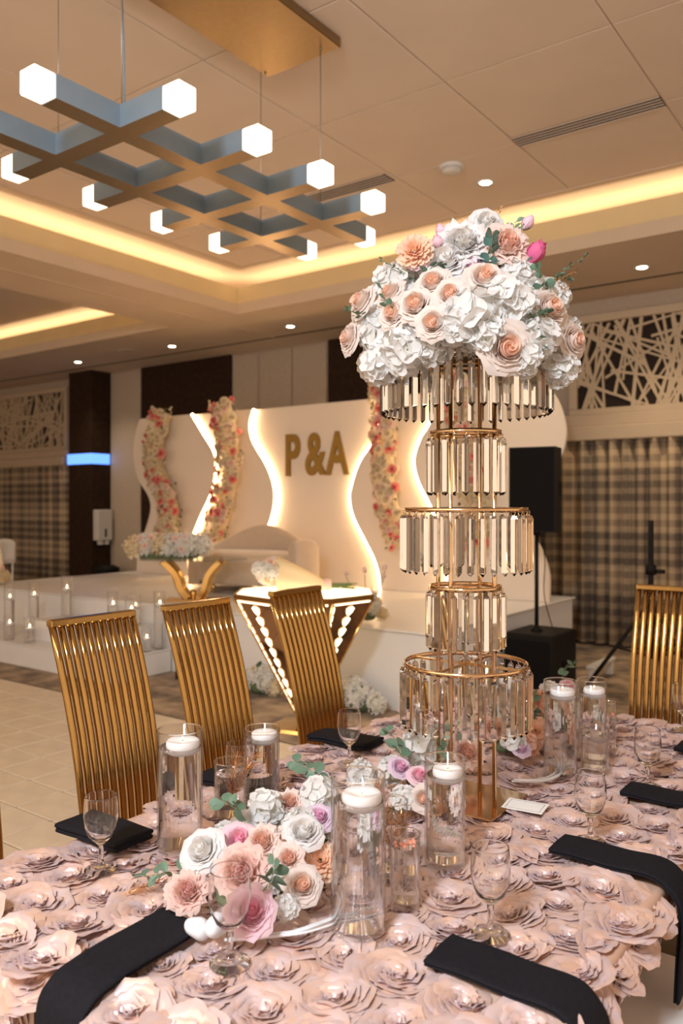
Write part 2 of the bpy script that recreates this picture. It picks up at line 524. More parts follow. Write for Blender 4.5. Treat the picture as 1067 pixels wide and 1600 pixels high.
# ceiling: backing, flat parts, tiles, soffits, coves
struct('ceiling', MB().box(-17, 5, -4, YW + 0.1, 4.30, 4.45), CEIL)
cp = MB()
cp.box(-17, -6.42, -4, 6.82, ZC, 4.30)
cp.box(-17, 5, 6.82, YW, ZC, 4.30)
struct('ceiling_margin', cp, CEIL)
gp = MB()
gp.box(-6.42, 3, -2, 6.82, 4.262, 4.299)
ct = struct('ceiling_grid', gp, GRIDM)
tl = MB().bbox(-0.5315, 0.5315, -0.5465, 0.5465, 0, 0.03, 0.004).mesh('ceiling_tile', TILE)
tx = [-2.025 - 1.07 * k for k in range(-3, 4)]
for x in tx:
    for j in range(5):
        y = 6.275 - 1.10 * j
        link('ceiling_tile', tl, ct, T(x, y, ZC + 0.002))
tn = MB().bbox(-0.31, 0.31, -0.544, 0.544, 0, 0.03, 0.004).mesh('ceiling_tile', TILE)
for j in range(5):
    link('ceiling_tile', tn, ct, T(-6.10, 6.275 - 1.10 * j, ZC + 0.002))

so = MB()
so.box(-17, 5, 7.50, YW, ZS, 4.25)
so.box(-17, 5, 7.08, 7.50, ZS, 3.93)
so.box(-7.45, -7.10, -4, 7.08, ZS, 4.25)
so.box(-7.10, -6.73, -4, 7.08, ZS, 3.93)
so.box(-7.80, -7.45, -4, 7.08, ZS, 3.93)
struct('ceiling_soffit', so, SOFF)
lo = MB(); up = MB()
# right tray
lo.box(-6.73, 5, 7.03, 7.08, ZS, 3.905); lo.box(-6.73, -6.68, -4, 7.03, ZS, 3.905)
up.box(-6.73, 5, 7.055, 7.08, 3.905, 4.10); up.box(-6.73, -6.705, -4, 7.055, 3.905, 4.10)
# left tray
lo.box(-17, -7.80, 7.03, 7.08, ZS, 3.905); lo.box(-7.85, -7.80, -4, 7.03, ZS, 3.905)
up.box(-17, -7.80, 7.055, 7.08, 3.905, 4.10); up.box(-7.825, -7.80, -4, 7.055, 3.905, 4.10)
struct('trim_%d' % n, lo, FASC); n += 1
struct('trim_%d' % n, up, GOLDP); n += 1
gr = MB()
gr.box(-17, 5, 8.29, 8.33, ZS - 0.004, ZS + 0.01)
struct('trim_%d' % n, gr, DARKL); n += 1
gr = MB()
gr.box(-7.235, -7.185, -4, 8.29, ZS - 0.006, ZS + 0.01)
struct('trim_%d' % n, gr, FASC); n += 1
gr = MB()
gr.box(-6.45, -6.41, -2, 6.85, ZC - 0.008, ZC + 0.04); gr.box(-6.41, 3, 6.815, 6.85, ZC - 0.008, ZC + 0.04)
struct('trim_%d' % n, gr, FASC); n += 1

COVE = (1.0, 0.74, 0.42)
def cove(x0, y0, x1, y1):
    L = math.hypot(x1 - x0, y1 - y0)
    l = bpy.data.lights.new('cove_strip_light', 'AREA'); l.shape = 'RECTANGLE'
    l.size = L; l.size_y = 0.05; l.energy = 2.6 * L; l.color = COVE
    o = bpy.data.objects.new('cove_strip_light', l); COL.objects.link(o)
    o.location = ((x0 + x1) / 2, (y0 + y1) / 2, 3.95)
    o.rotation_euler = (PI, 0, math.atan2(y1 - y0, x1 - x0))
    g = MB()
    a = math.atan2(y1 - y0, x1 - x0)
    g.box(-L / 2, L / 2, -0.02, 0.02, 0, 0.012, T((x0 + x1) / 2, (y0 + y1) / 2, 3.93) @ RZ(a))
    return struct('trim_led_channel', g, WHITEP)
cove(-6.7, 7.25, 4.5, 7.25)
cove(-6.9, -1.0, -6.9, 7.1)
cove(-16.5, 7.25, -7.8, 7.25)
cove(-7.63, 0.0, -7.63, 7.1)

# downlights, diffusers, detector
def downlight(x, y, z, label, power):
    t = thing('downlight', label, 'downlight', (x, y, z), 0, 'recessed ceiling downlights')
    MB().lathe([(0.052, -0.001), (0.075, -0.006), (0.078, 0.0), (0.052, 0.004)], 24).build('trim_ring', WHITEP, t)
    MB().lathe([(0.0, -0.003), (0.045, -0.003), (0.052, 0.002)], 20).build('lens', DOWN, t)
    l = bpy.data.lights.new('downlight_beam', 'SPOT'); l.energy = power; l.spot_size = math.radians(110); l.spot_blend = 0.8; l.color = (1.0, 0.78, 0.52); l.shadow_soft_size = 0.05
    o = bpy.data.objects.new('downlight_beam', l); COL.objects.link(o); o.parent = t; o.location = (0, 0, -0.02)
downlight(-8.79, 7.92, ZS, 'small bright recessed downlight above the dark brown wall panel', 60)
downlight(-10.97, 7.92, ZS, 'small bright recessed downlight near the dark column, leftmost', 60)
downlight(-6.60, 7.92, ZS, 'small bright recessed downlight above the lettered backdrop', 60)
downlight(-2.26, 7.92, ZS, 'small bright recessed downlight above the right lattice screen', 60)
downlight(-3.08, 6.27, ZC, 'small bright recessed downlight in the tray ceiling beside the smoke detector', 60)

def diffuser(x0, x1, y0, y1, label):
    t = thing('air_diffuser', label, 'air vent', ((x0 + x1) / 2, (y0 + y1) / 2, ZC), 0, 'linear slot air diffusers')
    hx, hy = (x1 - x0) / 2, (y1 - y0) / 2
    MB().box(-hx, hx, -hy, hy, -0.004, 0.0).build('slot_backing', SLOT, t)
    k = 4
    me = MB().bbox(-hx, hx, -0.0065, 0.0065, -0.008, -0.003, 0.002).mesh('slat', TILE)
    for i in range(k + 1):
        link('slat', me, t, T(0, -hy + 2 * hy * i / k, 0))
diffuser(-2.55, -1.49, 5.62, 5.78, 'linear slot air diffuser above the flower dome')
diffuser(-4.62, -3.67, 5.60, 5.77, 'linear slot air diffuser behind the cube chandelier')
t = thing('smoke_detector', 'round white smoke detector on the tray ceiling', 'smoke detector', (-3.15, 5.80, ZC))
MB().lathe([(0, -0.055), (0.05, -0.055), (0.075, -0.045), (0.085, -0.02), (0.095, -0.018), (0.1, 0.0)], 28).build('housing', WHITEP, t)
MB().lathe([(0.076, -0.046), (0.0815, -0.042), (0.086, -0.024), (0.080, -0.028)], 28).build('vent_ring', DISP, t)
t = thing('ceiling_speaker', 'flat round ceiling loudspeaker in the soffit near the column', 'ceiling speaker', (-9.55, 7.75, ZS))
MB().lathe([(0, -0.008), (0.12, -0.008), (0.14, -0.004), (0.145, 0)], 28).build('grille', FASC, t)
MB().lathe([(0.12, -0.0085), (0.125, -0.010), (0.142, -0.0045)], 28).build('rim', WHITEP, t)

# stage with steps
st = thing('stage', 'long low white stage platform below the lettered backdrop', 'stage', (-5.95, 6.5, 0))
MB().box(-3.05, 3.0, -1.40, 1.45, 0, 0.585).build('skirt', WHITEP, st)
pm = MB().bbox(-0.609, 0.609, -1.426, 1.476, 0.0, 0.015, 0.004).mesh('deck_panel', WHITEP)
for k in range(5): link('deck_panel', pm, st, T(-2.44 + 1.22 * k - 0.025, 0, 0.585))
t = thing('stage_step', 'wide low white step in front of the stage', 'step', (-7.0, 4.76, 0))
MB().bbox(-1.6, 1.35, -0.36, 0.32, 0, 0.20, 0.006).build('riser_box', WHITEP, t)
MB().bbox(-1.61, 1.36, -0.37, 0.325, 0.20, 0.212, 0.003).build('tread', WHITEP, t)
t = thing('stage_step', 'narrower white upper step between the candles', 'step', (-6.50, 4.86, 0.212))
MB().bbox(-0.62, 0.62, -0.24, 0.22, 0, 0.19, 0.006).build('riser_box', WHITEP, t)
MB().bbox(-0.63, 0.63, -0.25, 0.225, 0.19, 0.20, 0.003).build('tread', WHITEP, t)
#@@BACKGROUND
# ================================================================== FLOWER PROTOTYPES (meshes of unit radius, facing +Z)
def rose_mesh(name, seed, layers, nu=5, nv=5, ruffle=0.05, close=1.0):
    rnd = random.Random(seed)
    m = MB()
    K = len(layers)
    m.ball((0, 0, 0.0), 0.36, 10, 6, (1, 1, .85), tint=0.2)
    if nu > 3:
        m.grid(lambda u, v: ((.03 + .17 * u) * (.78 + .15 * v + .3 * v ** 4) * math.cos(7.5 * u), (.03 + .17 * u) * (.78 + .15 * v + .3 * v ** 4) * math.sin(7.5 * u), -.2 + (.68 + .05 * math.sin(9 * u)) * v), 18, 3, tint=lambda u, v: .12 + .1 * v)
        m.grid(lambda u, v: ((.16 + .20 * u) * (.8 + .1 * v + .28 * v ** 4) * math.cos(7.0 * u + 2), (.16 + .20 * u) * (.8 + .1 * v + .28 * v ** 4) * math.sin(7.0 * u + 2), -.2 + (.66 + .04 * math.sin(7 * u + 1)) * v), 20, 3, tint=lambda u, v: .16 + .14 * v)
    for k, cnt in enumerate(layers):
        q = k / max(1, K - 1)
        R = 0.16 + 0.76 * q
        top = 0.46 + 0.10 * math.sin(min(1, q * 3.2) * PI * .8) - 0.46 * q ** 1.6 * close
        for i in range(cnt):
            ph = 2 * PI * (i / cnt) + k * 2.4 + rnd.uniform(-0.2, 0.2)
            A = (1.9 if k == 0 else PI / cnt * 1.7) * rnd.uniform(0.95, 1.1)
            f1, f2 = rnd.uniform(0, 6), rnd.uniform(2, 4)
            Rk = R * rnd.uniform(0.94, 1.05); tp = top + rnd.uniform(-0.04, 0.04)
            tw = 0.085 * (1 - .5 * q)
            def fn(u, v, ph=ph, A=A, Rk=Rk, tp=tp, f1=f1, f2=f2, q=q, tw=tw):
                s = 2 * u - 1
                ve = v * (1 - 0.16 * s ** 4)
                wd = A * (0.45 + 0.55 * math.sin(min(1.0, 0.15 + 0.95 * ve) * PI / 2)) * (1 - 0.22 * max(0, v - 0.75) / 0.25)
                rho = Rk * (0.45 + 0.55 * math.sin(ve * PI / 2)) * (1 - (0.22 * (1 - q)) * ve ** 3) + tw * s
                curl = max(0.0, ve - 0.60) / 0.40
                rho += 0.20 * q * q * curl ** 1.5
                rho += ruffle * math.sin(f1 + f2 * s * 2.2) * ve ** 2 * (0.25 + q)
                z0 = -0.42 + 0.1 * q
                z = z0 + (tp - z0) * ve ** 0.9 - 0.22 * q * curl ** 2 + ruffle * 0.6 * math.cos(f1 * 2 + f2 * s * 2.6) * ve ** 2
                a = ph + s * wd
                return (rho * math.cos(a), rho * math.sin(a), z)
            m.grid(fn, nu, nv, tint=lambda u, v, q=q: min(1, 0.10 + 0.62 * q + 0.30 * v * (0.3 + q)))
    return m.mesh(name, P_WHITE)
def bud_mesh(name, seed):
    rnd = random.Random(seed); m = MB()
    for k, cnt in enumerate((2, 3, 4)):
        for i in range(cnt):
            ph = 2 * PI * i / cnt + k * 1.3
            R = 0.34 + 0.16 * k
            def fn(u, v, ph=ph, R=R, cnt=cnt, k=k):
                s = 2 * u - 1; ve = v * (1 - 0.18 * s * s)
                a = ph + s * PI / cnt * 1.5
                rho = R * (0.35 + 0.85 * math.sin(min(1, ve * 1.25) * PI / 2) - 0.42 * ve ** 2) + 0.05 * s
                return (rho * math.cos(a), rho * math.sin(a), -0.9 + (1.75 - 0.22 * k) * ve)
            m.grid(fn, 4, 5, tint=lambda u, v, k=k: 0.25 + 0.3 * k + 0.15 * v)
    for i in range(4):
        a = i * PI / 2
        m.grid(lambda u, v, a=a: ((0.2 + 0.4 * v) * math.cos(a + (u - 0.5) * (1.2 - v)), (0.2 + 0.4 * v) * math.sin(a + (u - 0.5) * (1.2 - v)), -0.95 + 0.5 * v), 2, 2, mi=1)
    return m.mesh(name, P_PINK, LEAF)
def hyd_mesh(name, seed, cnt=25, big=0.52, res=3):
    rnd = random.Random(seed); m = MB()
    m.ball((0, 0, 0), 0.70, 10, 6, tint=0.0)
    for i in range(cnt):
        z = 1 - (i + 0.5) / cnt * 1.55
        a = i * 2.39996 + rnd.uniform(-0.2, 0.2); r = math.sqrt(max(0, 1 - z * z))
        d = Vector((r * math.cos(a), r * math.sin(a), z))
        M = aim(d * rnd.uniform(0.78, 0.88), d + Vector((rnd.uniform(-.3, .3), rnd.uniform(-.3, .3), rnd.uniform(-.3, .3))), big * rnd.uniform(0.85, 1.2), rnd.uniform(0, 6))
        for k in range(4):
            b = k * PI / 2 + rnd.uniform(-0.15, 0.15); tl = rnd.uniform(0.0, 0.32)
            def fn(u, v, b=b, tl=tl, M=M):
                s = 2 * u - 1
                w = 0.62 * math.sin(PI * (0.10 + 0.72 * v)) ** 0.8
                x = 0.06 + 1.0 * v * (1 - 0.15 * s * s); y = s * w
                zz = tl * v * v + 0.16 * s * s * v + 0.05
                return M @ Vector((x * math.cos(b) - y * math.sin(b), x * math.sin(b) + y * math.cos(b), zz))
            m.grid(fn, res, res, tint=lambda u, v: 0.1 + 0.9 * v)
    return m.mesh(name, P_HYD)
def dahlia_mesh(name, seed):
    rnd = random.Random(seed); m = MB()
    for k in range(6):
        q = k / 5; cnt = 6 + 2 * k
        for i in range(cnt):
            ph = 2 * PI * (i + 0.5 * k) / cnt + rnd.uniform(-.15, .15)
            R = 0.25 + 0.72 * q; lean = 1.25 - 1.1 * q + rnd.uniform(-.15, .15)
            f = rnd.uniform(0, 6)
            def fn(u, v, ph=ph, R=R, lean=lean, q=q, f=f):
                s = 2 * u - 1
                wd = (0.16 + 0.14 * q) * math.sin(PI * (0.12 + 0.72 * v))
                L = (0.35 + 0.45 * q) * v
                rho = R * 0.35 + L * math.cos(lean) + 0.1 * q * v; z = -0.2 + 0.35 * (1 - q) + L * math.sin(lean) + 0.08 * s * s + 0.05 * math.sin(f + 5 * s) * v
                return (rho * math.cos(ph) - s * wd * math.sin(ph), rho * math.sin(ph) + s * wd * math.cos(ph), z)
            m.grid(fn, 3, 3, tint=lambda u, v, q=q: 0.2 + 0.4 * q + 0.4 * v)
    return m.mesh(name, P_APRI)
ROSES = [rose_mesh('rose', s, (0, 0, 4, 4, 5, 6, 6)) for s in (1, 2, 3)]
PEONY = [rose_mesh('peony', s, (3, 5, 6, 7, 8, 8), ruffle=0.12, close=0.8) for s in (11, 12)]
SROSE = [rose_mesh('small_rose', s, (2, 3, 4), nu=3, nv=3, ruffle=0.04) for s in (21, 22)]
BUD = bud_mesh('rose_bud', 4)
HYDS = [hyd_mesh('hydrangea', s) for s in (5, 6, 7)]
HYDL = hyd_mesh('hydrangea_head', 8, 26, 0.40, 1)
DAHL = dahlia_mesh('dahlia', 9)
def leaf_mesh(name, wd=0.42, fold=0.18, tip=1.0, m=LEAF):
    b = MB()
    def fn(u, v):
        s = 2 * u - 1
        w = wd * math.sin(PI * (0.04 + 0.94 * v) ** tip) ** 0.7
        return (v, s * w, abs(s) * fold * w - 0.15 * v * v)
    b.grid(fn, 4, 6, tint=lambda u, v: v)
    b.tube([(-0.12, 0, 0), (0.0, 0, 0)], 0.02, 4)
    return b.mesh(name, m)
LEAFR = leaf_mesh('leaf', 0.42); LEAFL = leaf_mesh('leaf', 0.2, 0.25, 0.8); LEAFS = leaf_mesh('leaf', 0.32, 0.3)
KIND = {'peach': (ROSES, P_PEACH, 'rose'), 'white': (ROSES, P_WHITE, 'rose'), 'whitesm': (ROSES, P_WHITE, 'rose'), 'blush': (PEONY, P_BLUSH, 'peony'),
        'blushbud': (ROSES, P_PEACH, 'rose'), 'peony': (PEONY, P_WHITE, 'peony'), 'hyd': (HYDS, P_HYD, 'hydrangea'), 'peachhyd': (HYDS, P_PEHYD, 'hydrangea'),
        'pink': (ROSES, P_PINK, 'rose'), 'pink2': (PEONY, P_LILAC, 'peony'), 'lilac': (ROSES, P_LILAC, 'rose'), 'dusty': (PEONY, P_DUSTY, 'peony'),
        'dahlia': ([DAHL], P_APRI, 'dahlia'), 'pinkbud': ([BUD], P_PINK, 'rose_bud'), 'magenta': ([BUD], P_MAG, 'rose_bud')}
def flower(kind, loc, d, r, parent, rnd):
    ms, m, nm = KIND[kind]
    me = rnd.choice(ms)
    return link(nm, me, parent, aim(loc, d, r, rnd.uniform(0, 6)), m)
def sprig(name, pts, lsize, parent, rnd, leafm=LEAFR, m=LEAF, step=0.018, pair=True, stem_r=0.0011, stem_m=STEM, droop=0.0):
    """a stem with leaves along it; leaves are parts of the sprig"""
    path = smoothpath(pts, 6)
    s = MB().tube(path, [stem_r * (1 - 0.5 * i / len(path)) for i in range(len(path))], 5).build(name, stem_m, parent)
    L = 0; nxt = step * 0.7; side = 1
    for i in range(1, len(path)):
        d = path[i] - path[i - 1]; L += d.length
        if L >= nxt or i == len(path) - 1:
            nxt += step
            dn = d.normalized()
            for sd in ((1, -1) if pair else (side,)):
                sv = dn.cross(Vector((0, 0, 1)))
                sv = sv.normalized() if sv.length > 0.05 else Vector((1, 0, 0))
                sv = (Matrix.Rotation(rnd.uniform(-0.9, 0.9), 3, dn) @ sv) * sd
                ax = (dn * 0.55 + sv * 0.85 + Vector((0, 0, 0.15 - droop))).normalized()
                nz = (sv.cross(dn) * sd + Vector((rnd.uniform(-.6, .6), rnd.uniform(-.6, .6), rnd.uniform(-.2, .6))) * 0.6)
                nz = (nz - ax * nz.dot(ax)).normalized()
                ay = nz.cross(ax)
                sz = lsize * rnd.uniform(0.75, 1.15) * (1 - 0.35 * i / len(path))
                M = Matrix((ax * sz, ay * sz, nz * sz)).transposed().to_4x4()
                M.translation = path[i] + ax * sz * 0.12
                link('leaf', leafm, s, M, m)
            side = -side
    return s

# ================================================================== BACKDROP ON THE STAGE
OUTL = [(-8.818, 2.701), (-8.917, 2.486), (-8.956, 2.222), (-8.871, 1.901), (-8.659, 1.661), (-8.594, 1.491), (-8.659, 1.277), (-8.77, 1.065), (-8.851, 0.93), (-8.884, 0.602)]
LED1 = [(-7.822, 2.702), (-7.598, 2.428), (-7.408, 2.19), (-7.38, 1.989), (-7.448, 1.693), (-7.663, 1.352), (-7.81, 1.08), (-7.87, 0.861), (-7.858, 0.602)]
LED2 = [(-6.787, 2.70), (-6.845, 2.516), (-6.793, 2.3), (-6.588, 2.027), (-6.475, 1.815), (-6.439, 1.592), (-6.501, 1.345), (-6.62, 1.141), (-6.735, 0.903), (-6.777, 0.602)]
LED3 = [(-4.954, 2.70), (-4.896, 2.549), (-4.966, 2.259), (-5.171, 2.006), (-5.281, 1.748), (-5.308, 1.587), (-5.255, 1.387), (-5.11, 1.148), (-4.99, 0.954), (-4.921, 0.782), (-4.896, 0.602)]
LED4 = [(-4.194, 2.70), (-4.233, 2.4), (-4.352, 2.229), (-4.429, 2.04), (-4.429, 1.929), (-4.374, 1.755), (-4.233, 1.51), (-4.081, 1.187), (-4.029, 0.925), (-4.044, 0.602)]
OUTR = [(-3.18, 2.702), (-2.99, 2.64), (-2.87, 2.50), (-2.793, 2.238), (-2.821, 2.029), (-2.903, 1.869), (-3.055, 1.671), (-3.133, 1.456), (-3.1, 1.223), (-3.029, 1.09), (-2.955, 0.868), (-2.955, 0.602)]
def panel(label, left, right, y):
    Lp = smoothpath(left, 5); Rp = smoothpath(right, 5)
    m = MB()
    poly = [(p[0], p[1]) for p in Lp] + [(p[0], p[1]) for p in reversed(Rp)]
    # strips between matched heights keep the faces convex
    N = 48
    def at(P, z):
        for i in range(len(P) - 1):
            z0, z1 = P[i][1], P[i + 1][1]
            if (z0 - z) * (z1 - z) <= 0 and abs(z0 - z1) > 1e-9:
                return P[i][0] + (P[i + 1][0] - P[i][0]) * (z - z0) / (z1 - z0)
        return P[0][0] if abs(P[0][1] - z) < abs(P[-1][1] - z) else P[-1][0]
    zs = [0.602 + (2.70 - 0.602) * j / N for j in range(N + 1)]
    vs = []; fs = []
    for z in zs:
        a, c = at(Lp, z), at(Rp, z)
        vs += [(a, y, z), (c, y, z), (c, y + 0.035, z), (a, y + 0.035, z)]
    for j in range(N):
        o = j * 4
        for k in range(4):
            k2 = (k + 1) % 4
            fs.append((o + k, o + k2, o + 4 + k2, o + 4 + k))
    fs.append((3, 2, 1, 0)); e = N * 4; fs.append((e, e + 1, e + 2, e + 3))
    m.add(vs, fs)
    root = thing('backdrop_panel', label, 'backdrop', ((left[-1][0] + right[-1][0]) / 2, y, 0.602), 0, 'layered wavy backdrop panels')
    c0 = root.location
    m.v = [(p[0] - c0[0], p[1] - c0[1], p[2] - c0[2]) for p in m.v]
    m.build('panel', PANELW, root)
    return root
def led_edge(root, curve, off, y):
    c0 = root.location
    pts = [(p[0] + off - c0[0], y - c0[1], p[1] - c0[2]) for p in smoothpath(curve, 6)]
    o = MB().tube(pts, 0.014, 6).build('led_strip', LED, root)
    o['label'] = 'glowing warm white light strip along the wavy edge'
pc = panel('central white backdrop panel carrying the gold lettering', [(-7.2, 2.7), (-7.2, 0.602)], [(-4.5, 2.7), (-4.5, 0.602)], 7.47)
p2 = panel('white wavy backdrop panel just left of the gold lettering', [(-8.1, 2.7), (-8.1, 0.602)], LED2, 7.415)
p3 = panel('white wavy backdrop panel just right of the gold lettering', LED3, [(-3.75, 2.7), (-3.75, 0.602)], 7.415)
p1 = panel('leftmost white backdrop panel with a curved outer edge', OUTL, LED1, 7.36)
p4 = panel('rightmost white backdrop panel with a bulging outer edge', LED4, OUTR, 7.36)
led_edge(p2, LED2, 0.016, 7.43); led_edge(p3, LED3, -0.016, 7.43); led_edge(p1, LED1, 0.016, 7.375); led_edge(p4, LED4, -0.016, 7.375)

# gold letters P & A
def letter(ch, x, label):
    cu = bpy.data.curves.new('letter_' + label[0], 'FONT')
    cu.body = ch; cu.size = 0.70; cu.extrude = 0.012; cu.offset = 0.018; cu.resolution_u = 6
    ob = bpy.data.objects.new('tmp', cu); COL.objects.link(ob)
    dg = bpy.context.evaluated_depsgraph_get()
    me = bpy.data.meshes.new_from_object(ob.evaluated_get(dg))
    bpy.data.objects.remove(ob)
    bb = [v.co for v in me.vertices]
    x0 = min(v.x for v in bb); x1 = max(v.x for v in bb); y0 = min(v.y for v in bb); y1 = max(v.y for v in bb)
    h = 0.50; s = h / (y1 - y0)
    for v in me.vertices: v.co = Vector(((v.co.x - (x0 + x1) / 2) * s * 0.66, (v.co.y - y0) * s, v.co.z))
    me.materials.clear(); me.materials.append(GOLDL)
    o = link('sign_letter', me)
    o.location = (x, 7.456, 1.865); o.rotation_euler = (PI / 2, 0, 0)
    return tag(o, label, 'letter', 'gold letters on the backdrop')
letter('P', -6.175, 'gold capital letter P on the white backdrop')
letter('&', -5.83, 'gold ampersand sign between the two letters')
letter('A', -5.52, 'gold capital letter A on the white backdrop')

# garlands
def garland(label, path, half, seed, y, lush=1.0):
    rnd = random.Random(seed)
    root = thing('flower_garland', label, 'garland', (path[-1][0], y, path[-1][1]), 0, 'flower garlands on the backdrop panels')
    o0 = Vector(root.location)
    pts = smoothpath([(p[0], p[1], 0) for p in path], 6)
    base = MB(); fol = MB()
    base.tube([(p[0] - o0.x, 0.0, p[1] - o0.z) for p in pts], half * 0.5, 8)
    base.build('backing', P_CREAM, root)
    cols = [P_CREAM, P_CREAM, P_CREAM, P_CORAL, P_BLUSH, P_CORAL, P_CREAM]
    for i in range(int(150 * lush)):
        p = pts[int(rnd.random() * (len(pts) - 1))]
        w = rnd.uniform(-1, 1)
        x = p[0] + w * half + rnd.uniform(-.02, .02) - o0.x; z = p[1] + rnd.uniform(-0.06, 0.06) - o0.z
        yy = -0.05 - 0.09 * math.sqrt(max(0, 1 - w * w)) + rnd.uniform(-0.02, 0.02)
        band = 0.5 + 0.5 * math.sin(p[1] * 5 + seed)
        c = rnd.choice(cols[3:6]) if rnd.random() < 0.22 + 0.32 * band else P_CREAM
        link('rose', SROSE[rnd.randrange(2)], root, aim((x, yy, z), (w * 0.8 + rnd.uniform(-.3, .3), -1, rnd.uniform(-.4, .6)), rnd.uniform(0.034, 0.056), rnd.uniform(0, 6)), c)
    for i in range(520):
        p = pts[int(rnd.random() * (len(pts) - 1))]
        w = rnd.uniform(-1.15, 1.15)
        c = Vector((p[0] + w * half - o0.x, -0.03 - 0.10 * math.sqrt(max(0, 1 - min(1, w * w))), p[1] + rnd.uniform(-0.08, 0.08) - o0.z))
        a = Vector((rnd.uniform(-1, 1), rnd.uniform(-1, .2), rnd.uniform(-1, 1))).normalized(); bb = a.orthogonal().normalized()
        s = rnd.uniform(0.016, 0.034); k = 1 if rnd.random() < 0.80 else 0
        fol.add([c - bb * s * .5, c + a * s, c + bb * s * .5, c - a * s * .6], [(0, 1, 2, 3)], mi=k)
    f = fol.build('foliage', [LEAFD, P_CREAM], root); f['kind'] = 'stuff'
    return root
garland('pink and cream rose garland on the leftmost backdrop panel', [(-8.18, 2.72), (-8.30, 2.40), (-8.35, 2.08), (-8.18, 1.78), (-8.04, 1.50), (-8.07, 1.25), (-8.14, 1.08)], 0.19, 31, 7.240)
garland('pink and cream rose garland between two glowing strips on the left', [(-7.16, 2.76), (-7.06, 2.42), (-7.03, 2.08), (-7.07, 1.75), (-7.18, 1.42), (-7.28, 1.10)], 0.20, 32, 7.295)
garland('pink and cream rose garland right of the letters beside the crystal stand', [(-4.78, 2.78), (-4.76, 2.55), (-4.75, 2.15), (-4.73, 1.75), (-4.66, 1.42), (-4.56, 1.10)], 0.15, 33, 7.295)
garland('pink and cream rose garland mostly hidden behind the crystal stand', [(-3.86, 2.76), (-3.82, 2.4), (-3.72, 1.95), (-3.66, 1.5), (-3.6, 1.10)], 0.15, 34, 7.240)

# sofa
sf = thing('curved_sofa', 'cream velvet curved loveseat on the stage', 'sofa', (-5.95, 6.48, 0.60))
def sofa_back(u, v):
    # closed section swept round the arc
    a = math.radians(200 - 220 * u)
    hgt = 0.40 + 0.30 * math.exp(-((u - 0.42) / 0.20) ** 2) + 0.17 * math.exp(-((u - 0.92) / 0.22) ** 2)
    sec = [(0.0, 0.04), (0.0, hgt - 0.05), (0.03, hgt - 0.01), (0.07, hgt), (0.11, hgt - 0.01), (0.14, hgt - 0.05), (0.14, 0.04), (0.14, 0.04)]
    t, z = sec[min(7, int(round(v * 7)))]
    return ((0.82 - t) * math.cos(a), (0.56 - t) * math.sin(a), z)
m = MB().grid(sofa_back, 40, 7)
for u in (0, 1):
    m.add([sofa_back(u, k / 7) for k in range(7)], [list(range(7))])
m.build('backrest', SOFAM, sf)
m = MB()
def ell(rx, ry, z): return [(rx * math.cos(2 * PI * k / 40), ry * math.sin(2 * PI * k / 40) - 0.02, z) for k in range(40)]
rings = [ell(0.62, 0.40, 0.10), ell(0.66, 0.43, 0.13), ell(0.67, 0.44, 0.34), ell(0.65, 0.42, 0.40), ell(0.56, 0.35, 0.425)]
vs = sum(rings, []); fs = [list(range(39, -1, -1))]
for j in range(4):
    for k in range(40): fs.append((j * 40 + k, j * 40 + (k + 1) % 40, (j + 1) * 40 + (k + 1) % 40, (j + 1) * 40 + k))
fs.append([160 + k for k in range(40)])
m.add(vs, fs, True)
m.build('seat_cushion', SOFAM, sf)
for a in (205, 250, 290, 335):
    MB().tube([(0.6 * math.cos(math.radians(a)), 0.38 * math.sin(math.radians(a)), 0.0), (0.6 * math.cos(math.radians(a)), 0.38 * math.sin(math.radians(a)), 0.11)], 0.016, 8).build('leg', GOLD, sf)

# coffee table with glass top
tb = thing('coffee_table', 'oval glass coffee table on curved gold legs, on the stage', 'table', (-5.80, 5.50, 0.60), YAW)
m = MB()
vs = [(0.52 * math.cos(2 * PI * k / 48), 0.30 * math.sin(2 * PI * k / 48), z) for z in (0.395, 0.407) for k in range(48)]
fs = [list(range(47, -1, -1)), [48 + k for k in range(48)]] + [(k, (k + 1) % 48, 48 + (k + 1) % 48, 48 + k) for k in range(48)]
m.add(vs, fs); m.build('glass_top', GLASSB, tb)
for sx, sy in ((-1, -1), (1, -1), (1, 1), (-1, 1)):
    pts = smoothpath([(sx * 0.06, sy * 0.05, 0.03), (sx * 0.12, sy * 0.08, 0.12), (sx * 0.17, sy * 0.10, 0.26), (sx * 0.28, sy * 0.14, 0.385)], 5)
    MB().tube(pts, [0.044 - 0.010 * i / len(pts) for i in range(len(pts))], 4, smooth=False).build('leg', GOLD, tb)
MB().bbox(-0.26, 0.26, -0.11, 0.11, 0.0, 0.022, 0.006).build('base_plate', GOLD, tb)
MB().lathe([(0, 0.11), (0.03, 0.10), (0.045, 0.07), (0.03, 0.04), (0.03, 0.022)], 16).build('base_knob', GOLD, tb)
rnd = random.Random(41)
ar = thing('flower_arrangement', 'long white and pink flower arrangement on the glass coffee table', 'flowers', (-5.97, 5.40, 1.008), YAW)
MB().bbox(-0.32, 0.24, -0.06, 0.06, 0.0, 0.05, 0.01).build('foam_base', FOAM, ar)
for k in range(7):
    x = -0.36 + 0.105 * k
    link('hydrangea', HYDL, ar, aim((x, rnd.uniform(-.06, 0.0), 0.115 + rnd.uniform(-.01, .02)), (rnd.uniform(-.3, .3), -0.7, 0.8), 0.108, rnd.uniform(0, 6)), P_CREAM if k in (0, 2) else P_HYD)
for k in range(6):
    link('hydrangea', HYDL, ar, aim((-0.31 + 0.11 * k, 0.09, 0.16), (0, 0.2, 1), 0.085, rnd.uniform(0, 6)), P_HYD)
